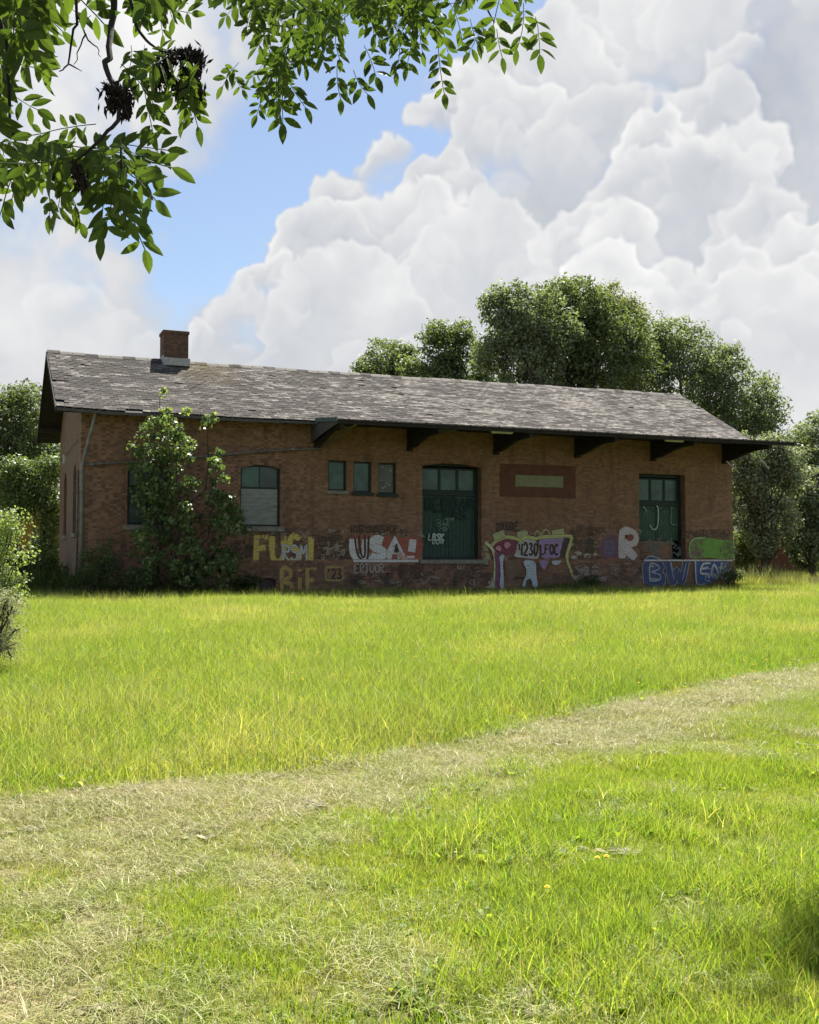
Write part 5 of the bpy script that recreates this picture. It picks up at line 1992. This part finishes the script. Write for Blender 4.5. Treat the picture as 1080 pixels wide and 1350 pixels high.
def compound_leaf(seed, npair=4, L=.075, gap=.034):
    """pinnate leaf along -z from the origin: rachis and paired leaflets, each a folded blade"""
    rng = np.random.default_rng(seed)
    V, F, T = [], [], []

    def blade(o_, d, nrm, Ln):
        o_, d, nrm = map(np.array, (o_, d, nrm))
        d = d / np.linalg.norm(d)
        nrm = nrm - d * nrm.dot(d)
        nrm = nrm / np.linalg.norm(nrm)
        s = np.cross(d, nrm)
        w = Ln * rng.uniform(.17, .22)
        b_ = len(V)
        tt = rng.random()
        prof = [(0, .05), (.2, .72), (.45, 1.0), (.7, .80), (.88, .38)]
        for t, ww in prof:
            mid = o_ + d * Ln * t - nrm * (Ln * .18 * t * t)
            V.append(mid - s * w * ww + nrm * w * .22 * ww)
            V.append(mid)
            V.append(mid + s * w * ww + nrm * w * .22 * ww)
        V.append(o_ + d * Ln - nrm * (Ln * .20))
        T.extend([tt] * 16)
        for i in range(4):
            a_ = b_ + 3 * i
            F.append((a_, a_ + 1, a_ + 4, a_ + 3))
            F.append((a_ + 1, a_ + 2, a_ + 5, a_ + 4))
        F.append((b_ + 12, b_ + 13, b_ + 15))
        F.append((b_ + 13, b_ + 14, b_ + 15))

    curve = rng.uniform(-.5, .5)
    pts = []
    tot = .028 + gap * npair
    for i in range(8):
        t = i / 7
        pts.append(np.array([curve * tot * t * t * .6, rng.normal() * .002, -tot * t]))
    at_ = lambda s: pts[min(7, int(round(s / tot * 7)))]
    nv = np.array([rng.uniform(-.3, .3), -1.0, .15])
    for k in range(npair):
        p_ = at_(.028 + gap * k)
        for sg in (-1, 1):
            ang_ = rng.uniform(.75, 1.1)
            d = np.array([sg * math.sin(ang_), rng.uniform(-.25, .25), -math.cos(ang_)])
            blade(p_ + d * .004, d, nv + rng.normal(size=3) * .35, L * rng.uniform(.8, 1.1) * (.8 if k == 0 else 1))
    blade(pts[-1], np.array([curve * .5, rng.uniform(-.2, .2), -1.0]), nv, L * 1.05)
    mb = MB()
    mb.tube([tuple(p_) for p_ in pts], .0016, 4)
    b_ = len(V)
    V += [np.array(p_) for p_ in mb.v]
    T += [.9] * len(mb.v)
    F += [tuple(i + b_ for i in f_) for f_ in mb.f]
    me = bpy.data.meshes.new('leaf')
    me.from_pydata([tuple(map(float, p_)) for p_ in V], [], F)
    me.materials.append(M_LEAF_ASH)
    a_ = me.attributes.new('tint', 'FLOAT', 'POINT')
    a_.data.foreach_set('value', np.asarray(T, np.float32))
    return me


LEAVES = [compound_leaf(s, npair=(3, 4, 4, 5)[s % 4], L=(.072, .068, .080, .066)[s % 4]) for s in range(8)]
LP = []


def put_leaf(px_, py_, depth, roll, pitch=0.0, yaw=None, scale=1.0):
    """roll 0 hangs straight down, positive leans to the right of the picture"""
    LP.append((px_, py_, depth, roll, pitch, yaw if yaw is not None else rngA.uniform(-.7, .7), scale))


def fill(poly, n, d0, d1, sc=1.0, rl=.9, away=None):
    xs, ys = [p_[0] for p_ in poly], [p_[1] for p_ in poly]
    k = 0
    pl = np.array(poly, float)
    while k < n:
        a_, b_ = rngA.uniform(min(xs), max(xs)), rngA.uniform(min(ys), max(ys))
        if not inside(pl, np.array([a_]), np.array([b_]))[0]:
            continue
        put_leaf(a_, b_, rngA.uniform(d0, d1), rngA.normal() * rl - .15, rngA.normal() * .4, None, sc * rngA.uniform(.75, 1.15))
        k += 1


# left curtain and top strip
fill([(-60, -60), (62, -60), (50, 10), (30, 40), (16, 90), (10, 160), (2, 190), (-60, 200)], 44, 3.0, 4.0, 1.2)
fill([(-20, -80), (250, -80), (225, -25), (185, -8), (110, -22), (40, 0)], 28, 3.2, 4.5)
fill([(180, -50), (262, -50), (262, 20), (235, 40), (200, 0)], 14, 3.4, 4.2, .8)
# hanging cluster
fill([(110, 165), (165, 158), (178, 178), (165, 215), (130, 215), (85, 205), (60, 190), (80, 178)], 17, 2.9, 3.4, 1.0, .9)
fill([(140, 215), (176, 218), (172, 240), (155, 240)], 5, 3.0, 3.4, .9, .3)
fill([(8, 170), (55, 190), (100, 215), (60, 222), (8, 210)], 11, 3.0, 3.6, .9)
fill([(165, 50), (245, 45), (258, 90), (240, 125), (205, 120), (170, 100)], 14, 3.2, 3.8, .8)
# middle curtain
fill([(300, -60), (470, -60), (455, 5), (440, 50), (400, 75), (355, 62), (330, 30), (300, 0)], 60, 4.0, 5.2)
fill([(345, 60), (400, 65), (392, 98), (355, 92)], 10, 4.2, 5.0, .95, .5)
# right curtain
fill([(440, -60), (690, -60), (665, -15), (600, 5), (570, 28), (500, 35), (455, 10)], 64, 4.2, 5.4, 1.05)
for a_, b_, r_, s_ in ((578, 62, .05, 1.05), (655, 38, .1, 1.0), (640, 30, -.5, .9), (706, 22, .25, 1.0), (690, 5, .1, 1.0), (466, 92, .25, .95),
                       (445, 80, -.1, 1.0), (372, 108, .0, 1.1), (356, 100, -.4, .9), (620, 25, .2, .9), (545, 45, -.2, .9), (480, 60, .5, .9),
                       (525, 40, .2, .9), (315, 82, -.9, .9), (304, 88, .3, .7)):
    put_leaf(a_, b_, 4.6, r_, 0, rngA.uniform(-.3, .3), s_)
put_leaf(112, 202, 3.0, -1.25, .1, .1, 1.5)
put_leaf(160, 190, 3.0, .95, .1, .2, 1.1)
put_leaf(170, 255, 3.1, .1, 0, .2, 1.0)
put_leaf(30, 200, 3.2, -.4, 0, 0, 1.1)
put_leaf(250, 120, 3.4, .15, 0, 0, .9)
put_leaf(225, 60, 3.4, -.8, 0, 0, .9)
put_leaf(160, 85, 3.3, .9, 0, 0, .9)

# the camera-right / forward / up basis gives the hanging plane its bearing, with a random turn of every leaf
basis = Matrix(((RT[0], FW[0], 0), (RT[1], FW[1], 0), (0, 0, 1))).to_4x4()


def leaf_matrix(t):
    px_, py_, depth, roll, pitch, yaw, sc = t
    p_ = at_depth(px_, py_, depth) - np.array(tb)
    return Matrix.Translation(p_) @ basis @ Matrix.Rotation(yaw, 4, 'Z') @ Matrix.Rotation(-roll, 4, 'Y') @ Matrix.Rotation(pitch, 4, 'X') @ Matrix.Scale(sc, 4)


LP.sort(key=lambda t: (t[2] > 9, -(t[1] > -10), t[2]))
for i, t in enumerate(LP[:300]):
    o = bpy.data.objects.new('leaf', LEAVES[i % 8])
    link(o, ash)
    o.matrix_local = leaf_matrix(t)
# crown above and behind the frame, where no leaf can be told apart
rest = LP[300:]
for k in range(900):
    X, D, Z = rngA.uniform(-6, 5.5), rngA.uniform(1.5, 7.5), rngA.uniform(4.6, 9)
    if (Z - 1.14) / D < .60 and abs(X) / D < .5:
        Z = 1.14 + D * rngA.uniform(.62, .95)
    q_ = cam_pos(X, D, Z)
    rest.append((None, None, q_, rngA.normal(), rngA.normal() * .5, rngA.uniform(-3, 3), 1.3))
for k in range(190):  # unseen leaf cluster, added to cast shade on the lower right ground
    d_ = rngA.normal(size=3)
    d_ /= np.linalg.norm(d_)
    d_ *= rngA.random() ** .4
    q_ = cam_pos(2.66 + d_[0] * .60, 8.45 + d_[1] * .75, 6.75 + d_[2] * .4)
    rest.append((None, None, q_, rngA.normal(), rngA.normal() * .5, rngA.uniform(-3, 3), 1.5))
V, F, T = [], [], []
for i, t in enumerate(rest):
    if t[0] is None:
        M_ = Matrix.Translation(Vector(t[2]) - Vector(tb)) @ Matrix.Rotation(t[5], 4, 'Z') @ Matrix.Rotation(t[3], 4, 'Y') @ Matrix.Scale(t[6], 4)
    else:
        M_ = leaf_matrix(t)
    me = LEAVES[i % 8]
    b_ = len(V)
    V += [tuple(M_ @ v_.co) for v_ in me.vertices]
    F += [tuple(j + b_ for j in p_.vertices) for p_ in me.polygons]
    T += [d_.value for d_ in me.attributes['tint'].data]
me = bpy.data.meshes.new('upper_foliage')
me.from_pydata(V, [], F)
me.materials.append(M_LEAF_ASH)
a_ = me.attributes.new('tint', 'FLOAT', 'POINT')
a_.data.foreach_set('value', np.asarray(T, np.float32))
tag(link(bpy.data.objects.new('upper_foliage', me), ash), kind='stuff')


def br_(pts, r0, r1, name='branch', n=7, mat=None):
    P_ = [at_depth(*p_) for p_ in pts]
    # smooth the polyline
    Q = []
    for i in range(len(P_) - 1):
        for t in (0, .33, .66):
            p0, p1, p2, p3 = P_[max(i - 1, 0)], P_[i], P_[i + 1], P_[min(i + 2, len(P_) - 1)]
            Q.append(.5 * ((2 * p1) + (p2 - p0) * t + (2 * p0 - 5 * p1 + 4 * p2 - p3) * t * t + (3 * p1 - p0 - 3 * p2 + p3) * t ** 3) + rngA.normal(size=3) * .003)
    Q.append(P_[-1])
    return MB().tube(Q, list(np.linspace(r0, r1, len(Q))), n).build(name, mat or M_TWIG, ash, True)


br_([(150, -160, 3.4), (152, -20, 3.3), (148, 30, 3.3), (141, 75, 3.2), (143, 98, 3.15), (158, 125, 3.1), (155, 158, 3.05), (132, 182, 3.0), (112, 202, 3.0), (92, 214, 3.0)], .012, .003)
br_([(170, -90, 3.5), (172, -5, 3.5), (182, 35, 3.5), (200, 60, 3.45), (238, 72, 3.4)], .008, .003)
br_([(390, -80, 4.6), (388, -5, 4.6), (384, 45, 4.6), (374, 78, 4.6)], .008, .003)
br_([(310, -40, 4.6), (330, 5, 4.6), (352, 28, 4.6), (382, 36, 4.6)], .008, .003)
br_([(520, -80, 4.8), (530, 10, 4.8), (545, 40, 4.8)], .008, .003)
br_([(640, -70, 4.8), (640, 0, 4.8), (652, 30, 4.8)], .006, .003)
br_([(-30, -40, 3.4), (8, 60, 3.4), (12, 140, 3.3), (20, 200, 3.2)], .010, .003)
br_([(158, 190, 3.0), (160, 220, 3.05), (165, 255, 3.1)], .004, .002)
br_([(98, -20, 3.6), (102, 20, 3.6), (94, 50, 3.6), (90, 85, 3.6), (78, 94, 3.6)], .006, .002, 'twig')
br_([(92, 86, 3.6), (108, 94, 3.6)], .003, .001, 'twig')
br_([(102, 20, 3.6), (112, 45, 3.6), (128, 62, 3.6), (133, 75, 3.6)], .004, .001, 'twig')
br_([(112, 42, 3.6), (103, 70, 3.6), (97, 85, 3.6)], .003, .001, 'twig')
br_([(80, 30, 3.6), (100, 32, 3.6), (120, 20, 3.6)], .003, .001, 'twig')
# limbs and trunk outside the frame
tv = np.array(tb)
m = MB()
top = np.array(cam_pos(-2.6, 2.2, 7.5))
trk = bend(tv - np.array([0, 0, .2]), top, 9, rngA, .03)
m.tube(trk, list(np.linspace(.24, .10, 9)), 12)
for e in ((150, -160, 3.4), (-30, -40, 3.4), (170, -90, 3.5), (98, -20, 3.6), (80, 30, 3.6)):
    m.tube(bend(trk[6], at_depth(*e), 7, rngA, .05), list(np.linspace(.05, .008, 7)), 7)
for e in ((390, -80, 4.6), (310, -40, 4.6), (520, -80, 4.8), (640, -70, 4.8)):
    m.tube(bend(trk[7], at_depth(*e), 9, rngA, .03), list(np.linspace(.05, .008, 9)), 7)
m.tube(bend(trk[8], cam_pos(2.66, 8.4, 6.9), 9, rngA, .04), list(np.linspace(.06, .01, 9)), 7)  # limb carrying the added shade-casting cluster
for k in range(12):
    m.tube(bend(trk[8 - k % 3], cam_pos(rngA.uniform(-5, 4.5), rngA.uniform(3, 6.5), rngA.uniform(6.8, 8.5)), 7, rngA, .08), list(np.linspace(.05, .008, 7)), 6)
m.build('trunk', M_BARK, ash, True)


# dark hanging bunches of old seed keys
def key_bunch(cx, cy, rx, ry, depth, n, seed):
    rng = np.random.default_rng(seed)
    V, F = [], []
    for k in range(n):
        a_ = rng.uniform(0, 2 * math.pi)
        r = abs(rng.normal()) * .62
        c = at_depth(cx + math.cos(a_) * r * rx, cy + math.sin(a_) * r * ry, depth + rng.uniform(-.05, .05))
        d = rng.normal(size=3) * .5 + np.array([0, 0, -1])
        d /= np.linalg.norm(d)
        s = np.cross(d, rng.normal(size=3))
        s /= np.linalg.norm(s)
        L_ = rng.uniform(.025, .042)
        w_ = .0048
        nn = np.cross(d, s) * .002
        b_ = len(V)
        V += [c - d * L_ * .5, c + s * w_ + nn, c + d * L_ * .5, c - s * w_ + nn, c - nn * 1.5]
        F += [(b_, b_ + 1, b_ + 4), (b_ + 1, b_ + 2, b_ + 4), (b_ + 2, b_ + 3, b_ + 4), (b_ + 3, b_, b_ + 4)]
    return mesh_obj('seed_bunch', V, F, M_KEY, ash)


M_KEY = simple_mat('dead_seed_keys', (.020, .015, .012), .9, .2, 30)
for i_, (a_, b_, rx_, ry_, dd_, n_) in enumerate(((214, 96, 11, 17, 3.4, 190), (224, 78, 13, 10, 3.4, 150), (245, 72, 14, 9, 3.42, 160), (262, 82, 8, 14, 3.45, 120),
        (250, 104, 13, 16, 3.4, 240), (262, 122, 7, 12, 3.4, 90), (236, 118, 8, 8, 3.4, 60), (205, 114, 6, 9, 3.4, 50),
        (150, 118, 12, 9, 3.1, 150), (163, 132, 12, 12, 3.1, 200), (146, 138, 8, 10, 3.1, 90), (166, 150, 8, 8, 3.1, 60),
        (100, 226, 7, 9, 3.0, 70), (108, 243, 6, 9, 3.0, 60), (196, 232, 3, 7, 3.1, 20), (72, 232, 6, 5, 3.1, 30))):
    key_bunch(a_, b_, rx_, ry_, dd_, n_, i_)

# dandelions and hawkbits in the grass
M_DAND = simple_mat('yellow_petals', (.75, .55, .02), .7, .1)
m = MB()
rr = random.Random(8)
fl = [(788, 1168), (722, 1210), (800, 1166), (662, 806), (668, 804)]
for k in range(150):
    fl.append((rr.uniform(0, 1080), rr.uniform(795, 930)))
for (a_, b_) in fl:
    if b_ > 1000:
        c = on_ground(a_, b_) + np.array([0, 0, .13])
        r = .014
    else:
        c = on_ground(a_, b_) + np.array([0, 0, .22])
        r = .014
    for q_ in range(2):
        pts = [(c[0] + r * (1 - q_ * .4) * math.cos(t * math.pi / 4), c[1] + r * (1 - q_ * .4) * math.sin(t * math.pi / 4), c[2] + .004 * q_ + .004 * (t % 2)) for t in range(8)]
        m.add(pts + [(c[0], c[1], c[2] - .006)], [(t, (t + 1) % 8, 8) for t in range(8)] + [tuple(range(8))])
tag(m.build('yellow_flowers', M_DAND), kind='stuff')
